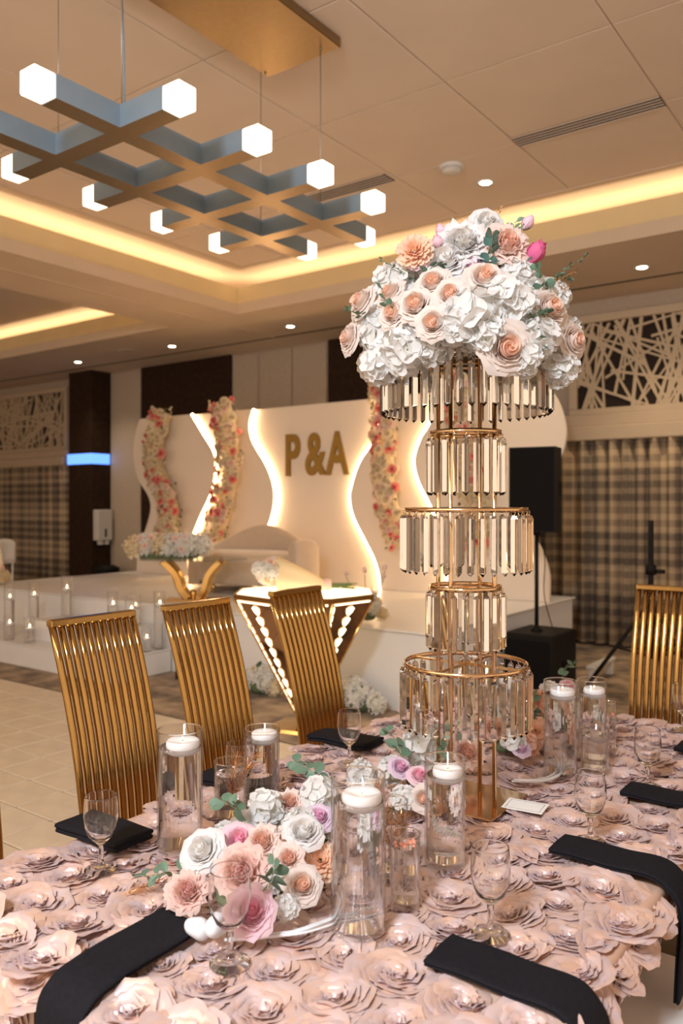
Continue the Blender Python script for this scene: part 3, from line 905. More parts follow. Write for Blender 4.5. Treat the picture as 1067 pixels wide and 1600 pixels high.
for x, z in ((-0.30, 0.20), (-0.2, 0.205), (-0.25, 0.13), (0.03, 0.195), (0.13, 0.21), (0.10, 0.10)):
    link('rose', SROSE[0], ar, aim((x, -0.14 if z < .15 else -.09, z), (0, -1, 0.6), 0.034, x * 9), P_BLUSH)

# octagonal lit table in front of the stage
lt = thing('lit_table', 'octagonal inverted-pyramid mirrored table with glowing cut-out patterns', 'table', (-3.51, 4.37, 0), YAW)
R0, Z0, R1, Z1 = 0.50, 0.905, 0.045, 0.06
def oc(k, R): a = math.radians(22.5 + 45 * k); return Vector((R * math.cos(a), R * math.sin(a)))
for k in range(8):
    a, b2 = oc(k, 1), oc(k + 1, 1)
    nrm = ((a + b2) * 0.5).normalized()
    P = lambda s, t, off=0.0: Vector((*(a * (R0 + (R1 - R0) * t) * (1 - s) + b2 * (R0 + (R1 - R0) * t) * s + nrm * off), Z0 + (Z1 - Z0) * t - off * 0.5))
    m = MB(); m.add([P(0, 0), P(1, 0), P(1, 1), P(0, 1)], [(0, 1, 2, 3)]); m.add([P(0, 0, -.01), P(1, 0, -.01), P(1, 1, -.01), P(0, 1, -.01)], [(0, 3, 2, 1)])
    f = m.build('mirror_panel', MIRROR, lt)
    g = MB()
    for j in range(9):            # chain of leaf-shaped cut-outs down the middle
        t0 = 0.04 + j * 0.086; sc = 0.085 / (1 - t0 * 0.9) * (1 - t0 * 0.55)
        for sgn in (-1, 1):
            g.add([P(0.5 + sgn * 0.012, t0, .004), P(0.5 + sgn * sc * 1.15, t0 + 0.022, .004), P(0.5 + sgn * sc * 0.85, t0 + 0.055, .004), P(0.5 + sgn * 0.012, t0 + 0.082, .004), P(0.5 + sgn * sc * 0.35, t0 + 0.04, .004)],
                  [(0, 1, 2, 4), (4, 2, 3, 0)])
        g.add([P(0.5 - sc * .22, t0 + .035, .0045), P(0.5, t0 + .012, .0045), P(0.5 + sc * .22, t0 + .035, .0045), P(0.5, t0 + .066, .0045)], [(0, 1, 2, 3)])
    for j in range(14):
        t0 = 0.03 + j * 0.065
        g.add([P(0.05 + .02 * t0, t0, .004), P(0.085 + .06 * t0, t0 + .01, .004), P(0.085 + .06 * t0, t0 + .055, .004), P(0.05 + .02 * t0, t0 + .062, .004)], [(0, 1, 2, 3)])
    g.add([P(0.06, 0.012, .004), P(0.94, 0.012, .004), P(0.94, 0.024, .004), P(0.06, 0.024, .004)], [(0, 1, 2, 3)])
    gg = g.build('lit_cutout', LEDP, f)
    m = MB().tube([P(0, 0, .004), P(0, 1, .004)], 0.006, 5); m.build('edge_bead', GOLD, lt)
m = MB(); m.add([(*oc(k, R0 - 0.012), Z0 + 0.024) for k in range(8)] + [(*oc(k, R0 - 0.012), Z0 + 0.004) for k in range(8)], [list(range(8)), list(range(15, 7, -1))] + [(k, k + 8, (k + 1) % 8 + 8, (k + 1) % 8) for k in range(8)])
m.build('lit_top', LEDT, lt)
m = MB()
for k in range(8):
    a0, a1 = oc(k, R0 + 0.006), oc(k + 1, R0 + 0.006); b0, b1 = oc(k, R0 - 0.012), oc(k + 1, R0 - 0.012)
    m.add([(*a0, Z0), (*a1, Z0), (*b1, Z0), (*b0, Z0), (*a0, Z0 + .027), (*a1, Z0 + .027), (*b1, Z0 + .027), (*b0, Z0 + .027)], [(0, 1, 5, 4), (4, 5, 6, 7), (3, 7, 6, 2), (0, 3, 2, 1)])
m.build('rim', GOLD, lt)
MB().lathe([(0, 0.06), (0.05, 0.06), (0.06, 0.03), (0.22, 0.02), (0.23, 0.0), (0, 0)], 8, smooth=False).build('foot', GOLD, lt)

# bouquet lying on it
bq = thing('bouquet', 'paper-wrapped white bouquet lying on the glowing octagonal table', 'bouquet', (-3.52, 4.42, 0.932), YAW)
def wrap(u, v):
    a = 2 * PI * u
    r = 0.032 + 0.095 * v ** 0.7 + 0.014 * math.sin(a * 5 + 3) * v
    return (0.12 - 0.34 * v, r * math.cos(a), 0.034 + 0.092 * v + 0.88 * r * math.sin(a))
MB().grid(wrap, 28, 6, closeu=True).build('wrapping', P_CREAM, bq)
rnd = random.Random(51)
for k in range(22):
    zz = 1 - (k + .5) / 22 * 1.15; a = k * 2.4; q = math.sqrt(1 - zz * zz)
    d = Vector((-zz, q * math.cos(a), q * math.sin(a)))
    p = Vector((-0.24, 0, .128)) + Vector((d.x * .11, d.y * .115, d.z * .095))
    if k % 4 == 1: link('hydrangea', HYDL, bq, aim(p, d, 0.05, k), P_HYD)
    else: link('rose', SROSE[k % 2], bq, aim(p, d, 0.042, k), (P_CREAM, P_WHITE, P_BLUSH)[k % 3])
for k in range(9):
    a = k * 0.7
    MB().tube([(0.10, 0.014 * math.cos(a), 0.034 + 0.014 * math.sin(a)), (0.30 + 0.02 * (k % 3), 0.02 * math.cos(a * 1.3), 0.03 + 0.02 * math.sin(a * 1.3))], 0.004, 5).build('stem', STEM, bq)
MB().lathe([(0.036, -0.03), (0.043, 0), (0.036, 0.03)], 16).build('ribbon', P_BLUSH, bq).matrix_basis = T(0.13, 0, 0.042) @ Matrix.Rotation(PI / 2, 4, 'Y')
for x, y, z in ((-0.22, -0.11, 0.20), (-0.27, -0.13, 0.03)):
    link('leaf', LEAFR, bq, T(x, y, z) @ Matrix.Rotation(0.8, 4, 'Y'), LEAFD).scale = (0.045,) * 3

# flower clusters by the stage
def cluster(label, x, y, z, cnt, w, dpt, h, r, seed, extra=()):
    rnd = random.Random(seed)
    root = thing('flower_cluster', label, 'flowers', (x, y, z), YAW * 0.0, 'white flower clusters around the stage')
    MB().ball((0, 0, h * 0.35), 1, 12, 6, (w * 0.8, dpt * 0.8, h * 0.35)).build('foam_base', FOAM, root)
    for k in range(cnt):
        a = k * 2.39996; q = math.sqrt((k + .5) / cnt)
        xx, yy = w * q * math.cos(a), dpt * q * math.sin(a)
        zz = h * (1 - 0.75 * q * q) + rnd.uniform(-.01, .01)
        link('hydrangea', HYDL, root, aim((xx, yy, max(r * 0.9, zz)), (xx / w, yy / dpt - .3, 0.9), r * rnd.uniform(.8, 1.15), rnd.uniform(0, 6)), P_HYD if rnd.random() < .8 else P_CREAM)
        if k % 3 == 0:
            M = aim((xx * 1.1, yy * 1.1 - r * .6, max(r, zz) + r * .5), (rnd.uniform(-1, 1), -1, rnd.uniform(-.5, 1)), 0.07, rnd.uniform(0, 6))
            link('leaf', LEAFR, root, M, LEAFD)
    for (px, py, pz) in extra:
        MB().tube([(px * .3, py * .3, h * .6), (px, py, pz - 0.03)], 0.003, 5).build('stem', STEM, root)
        link('rose_bud', BUD, root, aim((px, py, pz), (px, py - .05, .2), 0.028), P_BLUSH)
    return root
cluster('white hydrangea cluster on the carpet right of the lit table', -3.52, 4.90, 0.0, 17, 0.30, 0.10, 0.20, 0.068, 61)
cluster('white hydrangea cluster on the carpet left of the lit table', -4.42, 4.90, 0.0, 9, 0.16, 0.09, 0.19, 0.065, 62)
cluster('white hydrangea cluster with pink buds on the stage edge behind the lit table', -3.62, 5.28, 0.615, 9, 0.13, 0.09, 0.20, 0.06, 63, extra=((0.16, 0.0, 0.36), (0.12, 0.08, 0.42), (-0.02, 0.0, 0.40), (0.0, -.12, 0.20), (-.24, .05, .36)))

# candles in glass cylinders on the steps
def candle_vase(label, x, y, z, h, r, water, grp, lit=True, name='candle_vase', base=True, fs=1.0, seg=32):
    t = thing(name, label, 'candle vase', (x, y, z), 0, grp)
    w = 0.0025
    MB().lathe([(0, 0.0), (r - .002, 0.0), (r, .002), (r, h - .001), (r - w * .5, h), (r - w, h - .001), (r - w, .012), (0, .012)], seg).build('glass_cylinder', GLASS, t)
    MB().lathe([(r - w * .5 + .0016 * math.cos(a * PI / 4), h + .0016 * math.sin(a * PI / 4)) for a in range(9)], seg).build('rim', CLEAR, t)
    zl = 0.012 + water
    if water > 0:
        MB().lathe([(0, .0135), (r - w - .0012, .0135), (r - w - .0012, zl), (0, zl)], seg, smooth=False).build('water', WATER, t)
    cr = r * 0.74
    ox, oy = (0.10 * r, 0.08 * r) if r > .03 else (0, 0)
    MB().lathe([(0, 0.001), (cr * .6, 0.001), (cr * .92, .008), (cr, .020), (cr * .97, .028), (cr * .90, .031), (cr * .55, .029), (0, .028)], 28, (ox, oy, zl - 0.016)).build('floating_candle', WAX, t)
    if lit:
        f = MB().lathe([(0, 0.0), (.0045 * fs, .004 * fs), (.0055 * fs, .010 * fs), (.003 * fs, .020 * fs), (0, .028 * fs)], 10, (ox, oy, zl + .015)).build('flame', FLAME, t)
    MB().tube([(ox, oy, zl + .011), (ox, oy, zl + .019)], .0008, 5).build('wick', BLACK, t)
    return t
G2 = 'candle vases on the stage steps'
def stepc(label, x, y, z, h, r, wt): candle_vase(label, x, y, z, h, r, wt, G2, seg=20).children
SV = [('tall candle vase on the lower step, first from the left edge', -7.52, 4.62, .212, .52, .05, .36),
      ('tall candle vase on the lower step, second from the left edge', -7.30, 4.75, .212, .54, .05, .39),
      ('short candle vase at the front left of the lower step', -7.28, 4.47, .212, .24, .05, .14),
      ('short candle vase at the front corner of the upper step', -6.99, 4.50, .212, .24, .05, .12),
      ('tall candle vase standing on the left end of the upper step', -7.00, 4.92, .412, .40, .05, .26),
      ('candle vase on the middle of the upper step behind the chair back', -6.36, 4.98, .412, .28, .05, .14),
      ('candle vase on the right part of the upper step', -6.03, 4.98, .412, .28, .05, .15),
      ('tall candle vase beside the right end of the upper step', -5.80, 4.74, .212, .50, .05, .36),
      ('tall candle vase at the right end of the lower step', -5.72, 5.00, .212, .52, .05, .39),
      ('shortest candle vase at the right front of the lower step', -5.71, 4.84, .212, .20, .045, .10)]
for s in SV: candle_vase(*s, G2, seg=20)

# small black box beside the steps
t = thing('floor_uplight', 'small black box light on the carpet beside the steps', 'light', (-5.33, 4.93, 0))
MB().bbox(-.05, .05, -.05, .05, 0, .23, .006).build('housing', BLACK, t)
MB().bbox(-.045, .045, -.054, -.049, .13, .15, .001).build('display_strip', WHITEP, t)

# loudspeaker on pole and subwoofer
t = thing('subwoofer', 'large black subwoofer box on the carpet right of the stage', 'speaker', (-2.69, 6.51, 0))
MB().bbox(-.21, .21, -.27, .27, 0.02, .47, .012).build('cabinet', BLACK, t)
MB().bbox(-.19, .19, -.276, -.268, .05, .42, .004).build('grille', GRILL, t)
MB().bbox(-.06, .04, .271, .275, .1, .2, .002, M=RZ(PI)).build('handle_cup', GRILL, t)
MB().bbox(.206, .214, -.07, .07, .14, .24, .003).build('side_handle', GRILL, t)
for sx in (-.17, .17):
    for sy in (-.22, .22): MB().lathe([(0, 0), (.02, 0), (.022, .022), (0, .022)], 10, (sx, sy, 0)).build('foot', BLACK, t)
t = thing('speaker_pole', 'black pole rising from the subwoofer to the loudspeaker', 'stand', (-2.70, 6.45, .47))
MB().tube([(0, 0, 0), (0, 0, .86)], .017, 12).build('pole', BLACK, t)
MB().lathe([(0, .0), (.05, 0), (.05, .012), (.022, .03), (.018, .05)], 16).build('flange', BLACK, t)
MB().tube(smoothpath([(0.02, .02, .83), (.06, .03, .60), (.05, .04, .3), (.12, .05, .03)], 6), .004, 6).build('cable', BLACK, t)
t = thing('loudspeaker', 'tall black loudspeaker mounted on the pole', 'speaker', (-2.70, 6.45, 1.30), math.radians(10))
poly = [(-.19, -.17), (.19, -.17), (.19, .08), (.12, .18), (-.12, .18), (-.19, .08)]
m = MB()
n6 = len(poly)
vs = [(x, y, z) for z in (0.0, .70) for x, y in poly]
m.add(vs, [list(range(n6 - 1, -1, -1)), [n6 + k for k in range(n6)]] + [(k, (k + 1) % n6, n6 + (k + 1) % n6, n6 + k) for k in range(n6)])
m.build('cabinet', BLACK, t)
MB().grid(lambda u, v: (-.18 + .36 * u, -.172 - .022 * math.sin(PI * u), .015 + .67 * v), 10, 2).build('grille', GRILL, t)
MB().bbox(.17, .196, -.02, .06, .30, .42, .004).build('handle', GRILL, t)
MB().lathe([(.03, -.03), (.034, 0), (0, 0)], 12).build('pole_socket', BLACK, t)
# light stand in front of curtain
t = thing('tripod_stand', 'thin black tripod stand in front of the plaid curtain', 'stand', (-1.87, 6.80, 0))
MB().tube([(0, 0, .28), (0, 0, 1.40)], .022, 10).build('mast', BLACK, t)
MB().lathe([(.022, .96), (.045, .96), (.045, 1.03), (.022, 1.05)], 12).build('collar', BLACK, t)
MB().tube([(.03, 0, .99), (.11, -.02, .99)], .018, 8).build('knob', BLACK, t)
for a in (215, 335, 95):
    c, s_ = math.cos(math.radians(a)), math.sin(math.radians(a))
    MB().tube([(.02 * c, .02 * s_, .72), (.55 * c, .55 * s_, .01)], .016, 8).build('leg', BLACK, t)
    MB().tube([(.02 * c, .02 * s_, .30), (.28 * c, .28 * s_, .37)], .010, 6).build('brace', BLACK, t)
# low white bench rail
t = thing('low_bench', 'low narrow white bench on the carpet behind the subwoofer', 'bench', (-2.38, 7.12, 0))
MB().bbox(-.04, .04, -.28, .28, .12, .15, .006).build('top', WHITEP, t)
for y in (-.22, .22): MB().bbox(-.03, .03, y - .025, y + .025, 0, .12, .004).build('leg', WHITEP, t)

# wall dispenser on the column side
t = thing('towel_dispenser', 'pale grey wall dispenser on the side of the dark column', 'dispenser', (-11.40, 8.68, .92))
MB().bbox(0, .14, -.16, .14, 0, .52, .02, seg=2).build('cover', DISP, t)
MB().bbox(.138, .143, -.02, .02, .06, .2, .002).build('window_slot', BLACK, t)
MB().bbox(.03, .12, -.10, -.03, -.07, 0, .008).build('nozzle', DISP, t)
MB().bbox(.03, .12, .02, .09, -.07, 0, .008).build('nozzle', DISP, t)
t = thing('waste_bin', 'low black bin lid showing behind the stage by the column', 'bin', (-11.0, 8.5, 0))
MB().lathe([(0, 0), (.17, 0), (.2, .46), (.21, .48), (.12, .53), (0, .53)], 20).build('body', BLACK, t)

# white chair back and flower piece at the left edge
t = thing('white_chair', 'white curved chair back at the far left edge', 'chair', (-10.15, 6.2, 0), math.radians(120))
MB().grid(lambda u, v: ((u - .5) * .44, .08 * math.sin(PI * u), .72 + .34 * v - .06 * (2 * u - 1) ** 4 * v), 12, 4).build('backrest', WHITEP, t).modifiers.new('thickness', 'SOLIDIFY').thickness = .015
MB().bbox(-.22, .22, -.42, 0, .43, .47, .015).build('seat', WHITEP, t)
for x in (-.19, .19):
    MB().tube([(x, 0.03, 0), (x, .02, .95)], .012, 8).build('leg', WHITEP, t)
    MB().tube([(x, -.38, 0), (x, -.36, .44)], .012, 8).build('leg', WHITEP, t)
t = thing('flower_stand', 'cream draped flower stand at the far left edge of the stage', 'flowers', (-8.80, 5.26, .615))
MB().lathe([(0, .0), (.075, 0), (.055, .25), (.03, .44), (0, .46)], 16).build('draped_cone', PAPER, t)
rnd = random.Random(71)
for k in range(9):
    a = k * 2.4
    link('hydrangea', HYDL, t, aim((.09 * math.cos(a), .09 * math.sin(a), .06 + .02 * (k % 3)), (math.cos(a), math.sin(a), .4), .06, k), P_CREAM)
for k in range(5):
    a = k * 1.3 + 4
    link('rose', SROSE[0], t, aim((.07 * math.cos(a), .07 * math.sin(a), .17 + .01 * k), (math.cos(a), math.sin(a), .4), .032, k), P_CORAL if k % 2 else P_BLUSH)
#@@CHANDELIER
# ================================================================== CUBE CHANDELIER
ch = thing('cube_chandelier', 'lattice chandelier of bronze beams with glowing cube ends', 'chandelier', (-3.13, 3.04, 3.16))
def beam(x0, x1, y0, y1, name='beam'):
    m = MB()
    m.box(x0 + 3.13, x1 + 3.13, y0 - 3.04, y1 - 3.04, 0.0, 0.1)
    # bottom face bronze, the rest blue-grey
    m.mi = [0 if k == 0 else 1 for k in range(6)]
    return m.build(name, [BRONZE, BLUEG], ch)
def cube(x, y):
    m = MB().bbox(x - .05 + 3.13, x + .05 + 3.13, y - .05 - 3.04, y + .05 - 3.04, 0.0, 0.1, .006)
    return m.build('light_cube', CUBE, ch)
XA = [(-2.95, -2.85), (-3.415, -3.315)]
YB = [2.27 + 0.478 * k for k in range(4)]
for x0, x1 in XA:
    beam(x0, x1, 1.955, 4.155, 'long_beam')
    cube((x0 + x1) / 2, 1.905); cube((x0 + x1) / 2, 4.205)
for y in YB:
    beam(-2.85, -2.58, y, y + .1); beam(-3.315, -2.95, y, y + .1); beam(-3.67, -3.415, y, y + .1)
    cube(-2.53, y + .05); cube(-3.72, y + .05)
for x in (-2.90, -3.365):
    for y in (YB[0] + .05, YB[3] + .05):
        MB().tube([(x + 3.13, y - 3.04, .1), (x + 3.13, y - 3.04, 1.04)], .0022, 6).build('suspension_wire', WIRE, ch)
MB().tube(smoothpath([(-2.93 + 3.13, 2.36 - 3.04, .1), (-2.90 + 3.13, 2.33 - 3.04, .4), (-2.925 + 3.13, 2.34 - 3.04, .75), (-2.91 + 3.13, 2.36 - 3.04, 1.04)], 6), .005, 6).build('power_cable', BLUEG, ch)
MB().bbox(-3.36 + 3.13, -2.80 + 3.13, 2.05 - 3.04, 3.82 - 3.04, 1.03, 1.09, .004).build('ceiling_plate', BRONZE, ch)
for x in (-2.90, -3.365 + .03):
    for y in (2.32, 3.76): MB().lathe([(0, -.008), (.008, -.008), (.009, 0)], 10, (x + 3.13, y - 3.04, 1.03)).build('cable_gland', BRONZE, ch)

# ================================================================== BANQUET TABLE
TX0, TX1, TY0, TY1, TZ = -1.64, -0.45, 0.80, 3.05, 0.742
tt = thing('banquet_table', 'long banquet table hidden under the rosette tablecloth', 'table', ((TX0 + TX1) / 2, (TY0 + TY1) / 2, 0))
hx, hy = (TX1 - TX0) / 2 - .03, (TY1 - TY0) / 2 - .03
MB().bbox(-hx, hx, -hy, hy, TZ - .035, TZ - .004, .004).build('tabletop', BROWN, tt)
for sx in (-1, 1):
    for sy in (-1, 1): MB().tube([(sx * (hx - .12), sy * (hy - .15), 0.0), (sx * (hx - .12), sy * (hy - .15), TZ - .03)], .018, 10).build('leg', BLACK, tt)
tc = thing('tablecloth', 'dusty rose satin tablecloth covered in fabric rosettes', 'tablecloth', ((TX0 + TX1) / 2, (TY0 + TY1) / 2, TZ))
def rosette_mesh(name, seed):
    rnd = random.Random(seed); m = MB()
    spec = [(0.004, 2, 1.45, .013, 1.9, .6), (0.009, 3, 1.45, .017, 1.5, .8), (0.015, 3, 1.35, .019, 1.35, 1.0), (0.021, 4, 1.30, .020, 1.1, 1.1), (0.028, 4, 1.2, .022, 1.0, 1.2), (0.035, 5, 1.1, .024, .92, 1.2), (0.042, 5, .95, .026, .85, 1.1), (0.049, 6, .7, .026, .72, 1.0)]
    for k, (r0, cnt, lean, w, A, roll) in enumerate(spec):
        for i in range(cnt):
            ph = 2 * PI * i / cnt + k * 0.9 + rnd.uniform(-.3, .3)
            ln = lean + rnd.uniform(-.55, .25); ww = w * rnd.uniform(.8, 1.15); rr = r0 * rnd.uniform(.9, 1.1)
            f1 = rnd.uniform(0, 6); tw = rnd.uniform(.002, .006) * (1 if k > 0 else .4); AA = A * rnd.uniform(.85, 1.2); rl = roll * rnd.uniform(.8, 1.25)
            sk = rnd.uniform(-.5, .5)
            def fn(u, v, ph=ph, ln=ln, ww=ww, rr=rr, f1=f1, tw=tw, AA=AA, k=k, rl=rl, sk=sk):
                s = 2 * u - 1
                tap = max(.12, 1 - 0.88 * min(1, abs(s - sk * .3) / 1.15) ** 2.6)
                rho = rr + tw * s; z = .001
                N = 6
                for j in range(N):
                    t = (j + .5) / N * v
                    c = ln - rl * t * t
                    st = ww * tap * v / N
                    rho += st * math.cos(c); z += st * math.sin(c) * .92
                rho += .0025 * math.sin(f1 + 7 * s) * v; z += .0020 * math.sin(f1 * 2 + 9 * s) * v
                a = ph + s * AA
                return (rho * math.cos(a), rho * math.sin(a), max(0.0005, z))
            m.grid(fn, 8, 4)
    return m.mesh(name, SATIN)
ROS = [rosette_mesh('rosette', 100 + k) for k in range(6)]
LEAVES = []
ox, oy = tc.location[0], tc.location[1]
rnd = random.Random(99)
NAPY = (1.225, 1.765, 2.215, 2.70)
def rosette(x, y, z, d, s):
    if x > TX1 - .05 and any(abs(y - q) < .06 for q in NAPY): return      # pressed flat under a napkin
    if y < TY0 + .02 and abs(x + 1.11) < .075: return
    under = (x > -.70 and any(abs(y - q) < .07 for q in NAPY)) or (abs(x + 1.115) < .07 and y < 1.04)
    if under: s *= .62
    link('rosette', rnd.choice(ROS), tc, aim((x - ox, y - oy, z - TZ), d, (s, s, s * .66), rnd.uniform(0, 6)))
row = 0; y = TY0 + .034; DX = .116
cnt = 0
while y < TY1 - .02:
    x = TX0 + .05 + (DX / 2 if row % 2 else 0)
    while x < TX1 - .03:
        rosette(x + rnd.uniform(-.010, .010), y + rnd.uniform(-.010, .010), TZ + .002, (rnd.uniform(-.12, .12), rnd.uniform(-.12, .12), 1), rnd.uniform(1.04, 1.22)); cnt += 1
        x += DX
    y += .101; row += 1
for j in range(3):           # front drop
    for i in range(10):
        rosette(TX0 + .06 + DX * i + (DX / 2 if j % 2 else 0), TY0 - .004 + (.012 if j == 0 else 0), TZ - .012 - .09 * j, (rnd.uniform(-.1, .1), -1, 1.6 if j == 0 else .05), rnd.uniform(1.0, 1.2)); cnt += 1
for i in range(19):          # rolled right edge
    rosette(TX1 - .012, TY0 + .04 + DX * i, TZ - .012, (1, rnd.uniform(-.2, .2), 1.5), .95); cnt += 1
for j in range(1, 2):           # right drop leaning inwards
    for i in range(19):
        rosette(TX1 - .022, TY0 + .06 + DX * i + (DX / 2 if j % 2 else 0), TZ - .10, (1, rnd.uniform(-.1, .1), -.30), rnd.uniform(1.0, 1.2)); cnt += 1
for i in range(12):          # lowest row on the right, tucked in towards the seats
    rosette(TX1 - .065, TY0 + .06 + DX * i, TZ - .185, (1, rnd.uniform(-.1, .1), -.5), 1.0); cnt += 1
# cloth ground: rounded top and four drops
def cloth(u, v):
    a = u * 4
    sx, sy = (TX1 - TX0) / 2, (TY1 - TY0) / 2
    k = int(min(3.9999, a)); f = a - k
    P = [(-sx, -sy), (sx, -sy), (sx, sy), (-sx, sy), (-sx, -sy)]
    x = P[k][0] + (P[k + 1][0] - P[k][0]) * f; yy = P[k][1] + (P[k + 1][1] - P[k][1]) * f
    prof = [(.985, 0.0), (.995, -.002), (1.0, -.012), (1.0, -.03), (1.0, -.12), (1.0, -.235)]
    sc, z = prof[int(round(v * 5))]
    inx = 0.0
    if x > 0 and z < -.02: inx = (-z - .02) * .42 if z > -.32 else .125
    wv = .006 * math.sin(u * 150) * (1 if z < -.1 else 0)
    return (x * sc - (inx if x > sx * .9 else 0) + wv * (k in (1, 3)), yy * sc + wv * (k in (0, 2)), z)
m = MB().grid(cloth, 120, 5)
sx, sy = (TX1 - TX0) / 2 * .985, (TY1 - TY0) / 2 * .985
m.grid(lambda u, v: (-sx + 2 * sx * u, -sy + 2 * sy * v, 0.0), 8, 14)
m.build('cloth_ground', SATINB, tc)

# ------------------------------------------------------------------ gold chairs
def make_chair(label):
    t = thing('gold_chair', label, 'chair', (0, 0, 0), 0, 'gold slat-back chairs around the table')
    # local frame: seat faces +X, back at x = 0, width along Y
    W = .262; N = 11
    def back(z, y):
        lean = -.015 - .15 * max(0, (z - .46) / .74) ** 1.15 + .03 * math.sin(PI * min(1, max(0, (z - .46) / .74)))
        return Vector((lean, y * (1 + .10 * max(0, z - .46)), z))
    for k in range(N):
        y = -W / 2 + W * k / (N - 1)
        pts = [back(.40 + .79 * j / 8, y) for j in range(9)]
        o = MB().tube(pts, .0106, 8, up=(1, 0, 0)).build('slat', CHAIRG, t)
    a, b2 = back(1.195, -W / 2 - .008), back(1.195, W / 2 + .008)
    MB().bbox(a.x - .014, a.x + .014, a.y, b2.y, 1.185, 1.205, .003).build('top_rail', CHAIRG, t)
    MB().bbox(-.03, .0, -W / 2 - .02, W / 2 + .02, .40, .44, .004).build('bottom_rail', CHAIRG, t)
    MB().bbox(-.01, .42, -.195, .195, .42, .50, .03, seg=3, smooth=True).build('seat_cushion', SEAT, t)
    MB().bbox(0, .41, -.185, .185, .39, .42, .006).build('seat_frame', CHAIRG, t)
    for x in (.02, .39):
        for y in (-.17, .17): MB().bbox(x - .012, x + .012, y - .012, y + .012, 0, .39, .003).build('leg', CHAIRG, t)
    return t
def copy_tree(o, label, loc, rz):
    c = o.copy(); COL.objects.link(c)
    c['label'] = label; c.location = loc; c.rotation_euler = (0, 0, rz)
    for p in o.children:
        q = p.copy(); COL.objects.link(q); q.parent = c
    return c
c0 = make_chair('gold slat-back chair nearest the dance floor tiles, in front of the candle steps')
c0.location = (-1.84, 1.50, .0)
copy_tree(c0, 'gold slat-back chair cut off at the left edge of the picture', (-1.84, .985, .0), 0)
copy_tree(c0, 'gold slat-back chair between the lit table and the widest-seen chair', (-1.84, 1.915, .0), 0)
copy_tree(c0, 'gold slat-back chair standing right in front of the lit octagonal table', (-1.84, 2.435, .0), 0)
copy_tree(c0, 'gold slat-back chair at the far end of the table beside the tripod stand', (-.835, 3.22, .0), -PI / 2)
copy_tree(c0, 'white-seated chair tucked under the right table edge by the hanging napkin', (-.19, 1.77, .0), PI)

# ------------------------------------------------------------------ napkins
def napkin(label, path, half, side, seed, thick=.012, edge=None):
    """folded napkin: a thick band following path; side = sideways unit vector"""
    rnd = random.Random(seed)
    P = smoothpath(path, 6); S = Vector(side)
    o0 = P[0].copy()
    M = len(P)
    t = thing('napkin', label, 'napkin', o0, 0, 'folded black napkins on the table')
    def layer(h0, h1, ins, name):
        m = MB()
        sec = [(-1, .15), (-1, .5), (-.97, .85), (-.8, 1), (0, .96), (.8, 1), (.97, .85), (1, .5), (1, .15), (.9, 0), (0, 0), (-.9, 0)]
        K = len(sec); vs = []; fs = []
        for i, p in enumerate(P):
            d = (P[min(i + 1, M - 1)] - P[max(i - 1, 0)]).normalized()
            nrm = S.cross(d)
            if nrm.z < 0 and abs(nrm.z) > .1: nrm = -nrm
            if i and nrm.dot(prev) < 0: nrm = -nrm
            prev = nrm
            for s, h in sec:
                hh = h0 + (h1 - h0) * h + .0012 * math.sin(i * .5 + seed + s * 3)
                vs.append(p + S * (s * (half - ins)) + nrm * hh - o0)
        for i in range(M - 1):
            for k in range(K):
                k2 = (k + 1) % K
                fs.append((i * K + k, i * K + k2, (i + 1) * K + k2, (i + 1) * K + k))
        fs.append(list(range(K))); fs.append([(M - 1) * K + k for k in range(K)][::-1])
        m.add(vs, fs, True)
        return m.build(name, NAPK, t)
    layer(0, thick * .5, .002, 'lower_fold'); layer(thick * .52, thick, 0, 'upper_fold')
    return t
ZT = TZ + .019
def over_x(y, x0, drop): return [(x0, y, ZT), (x0 + .06, y, ZT), (x0 + .14, y, ZT), (TX1 - .03, y, ZT), (TX1 + .006, y, ZT - .012), (TX1 + .028, y, ZT - .05), (TX1 + .026, y, ZT - .15), (TX1 + .02, y, ZT - drop)]
napkin('black folded napkin hanging over the near right table edge', over_x(1.225, -.69, .32), .052, (0, 1, 0), 1)
napkin('black folded napkin hanging over the right edge beside the white seat', over_x(1.765, -.69, .235), .052, (0, 1, 0), 2)
napkin('black folded napkin on the right side beyond the stand plate', over_x(2.215, -.675, .2), .052, (0, 1, 0), 3)
napkin('black folded napkin at the far right, only its end showing', over_x(2.70, -.66, .2), .052, (0, 1, 0), 4)
napkin('black folded napkin hanging over the front left table edge', [(-1.12, 1.035, ZT), (-1.118, .96, ZT), (-1.113, .88, ZT), (-1.11, TY0 + .03, ZT), (-1.11, TY0 - .006, ZT - .012), (-1.11, TY0 - .03, ZT - .05), (-1.11, TY0 - .03, ZT - .2), (-1.11, TY0 - .028, ZT - .3)], .056, (1, 0, 0), 5)
def flatx(y, x0, x1): return [(x0, y, ZT - .004), (x0 + (x1 - x0) * .35, y, ZT), (x0 + (x1 - x0) * .7, y, ZT), (x1, y, ZT + .002)]
napkin('black folded napkin under the goblet on the left table edge', flatx(1.20, -1.675, -1.455), .055, (0, 1, 0), 6, .022)
napkin('black folded napkin behind the glass vases on the left side', flatx(1.63, -1.665, -1.45), .055, (0, 1, 0), 7, .022)
napkin('black folded napkin at the back left below the far goblet', flatx(2.13, -1.66, -1.43), .055, (0, 1, 0), 8, .022)

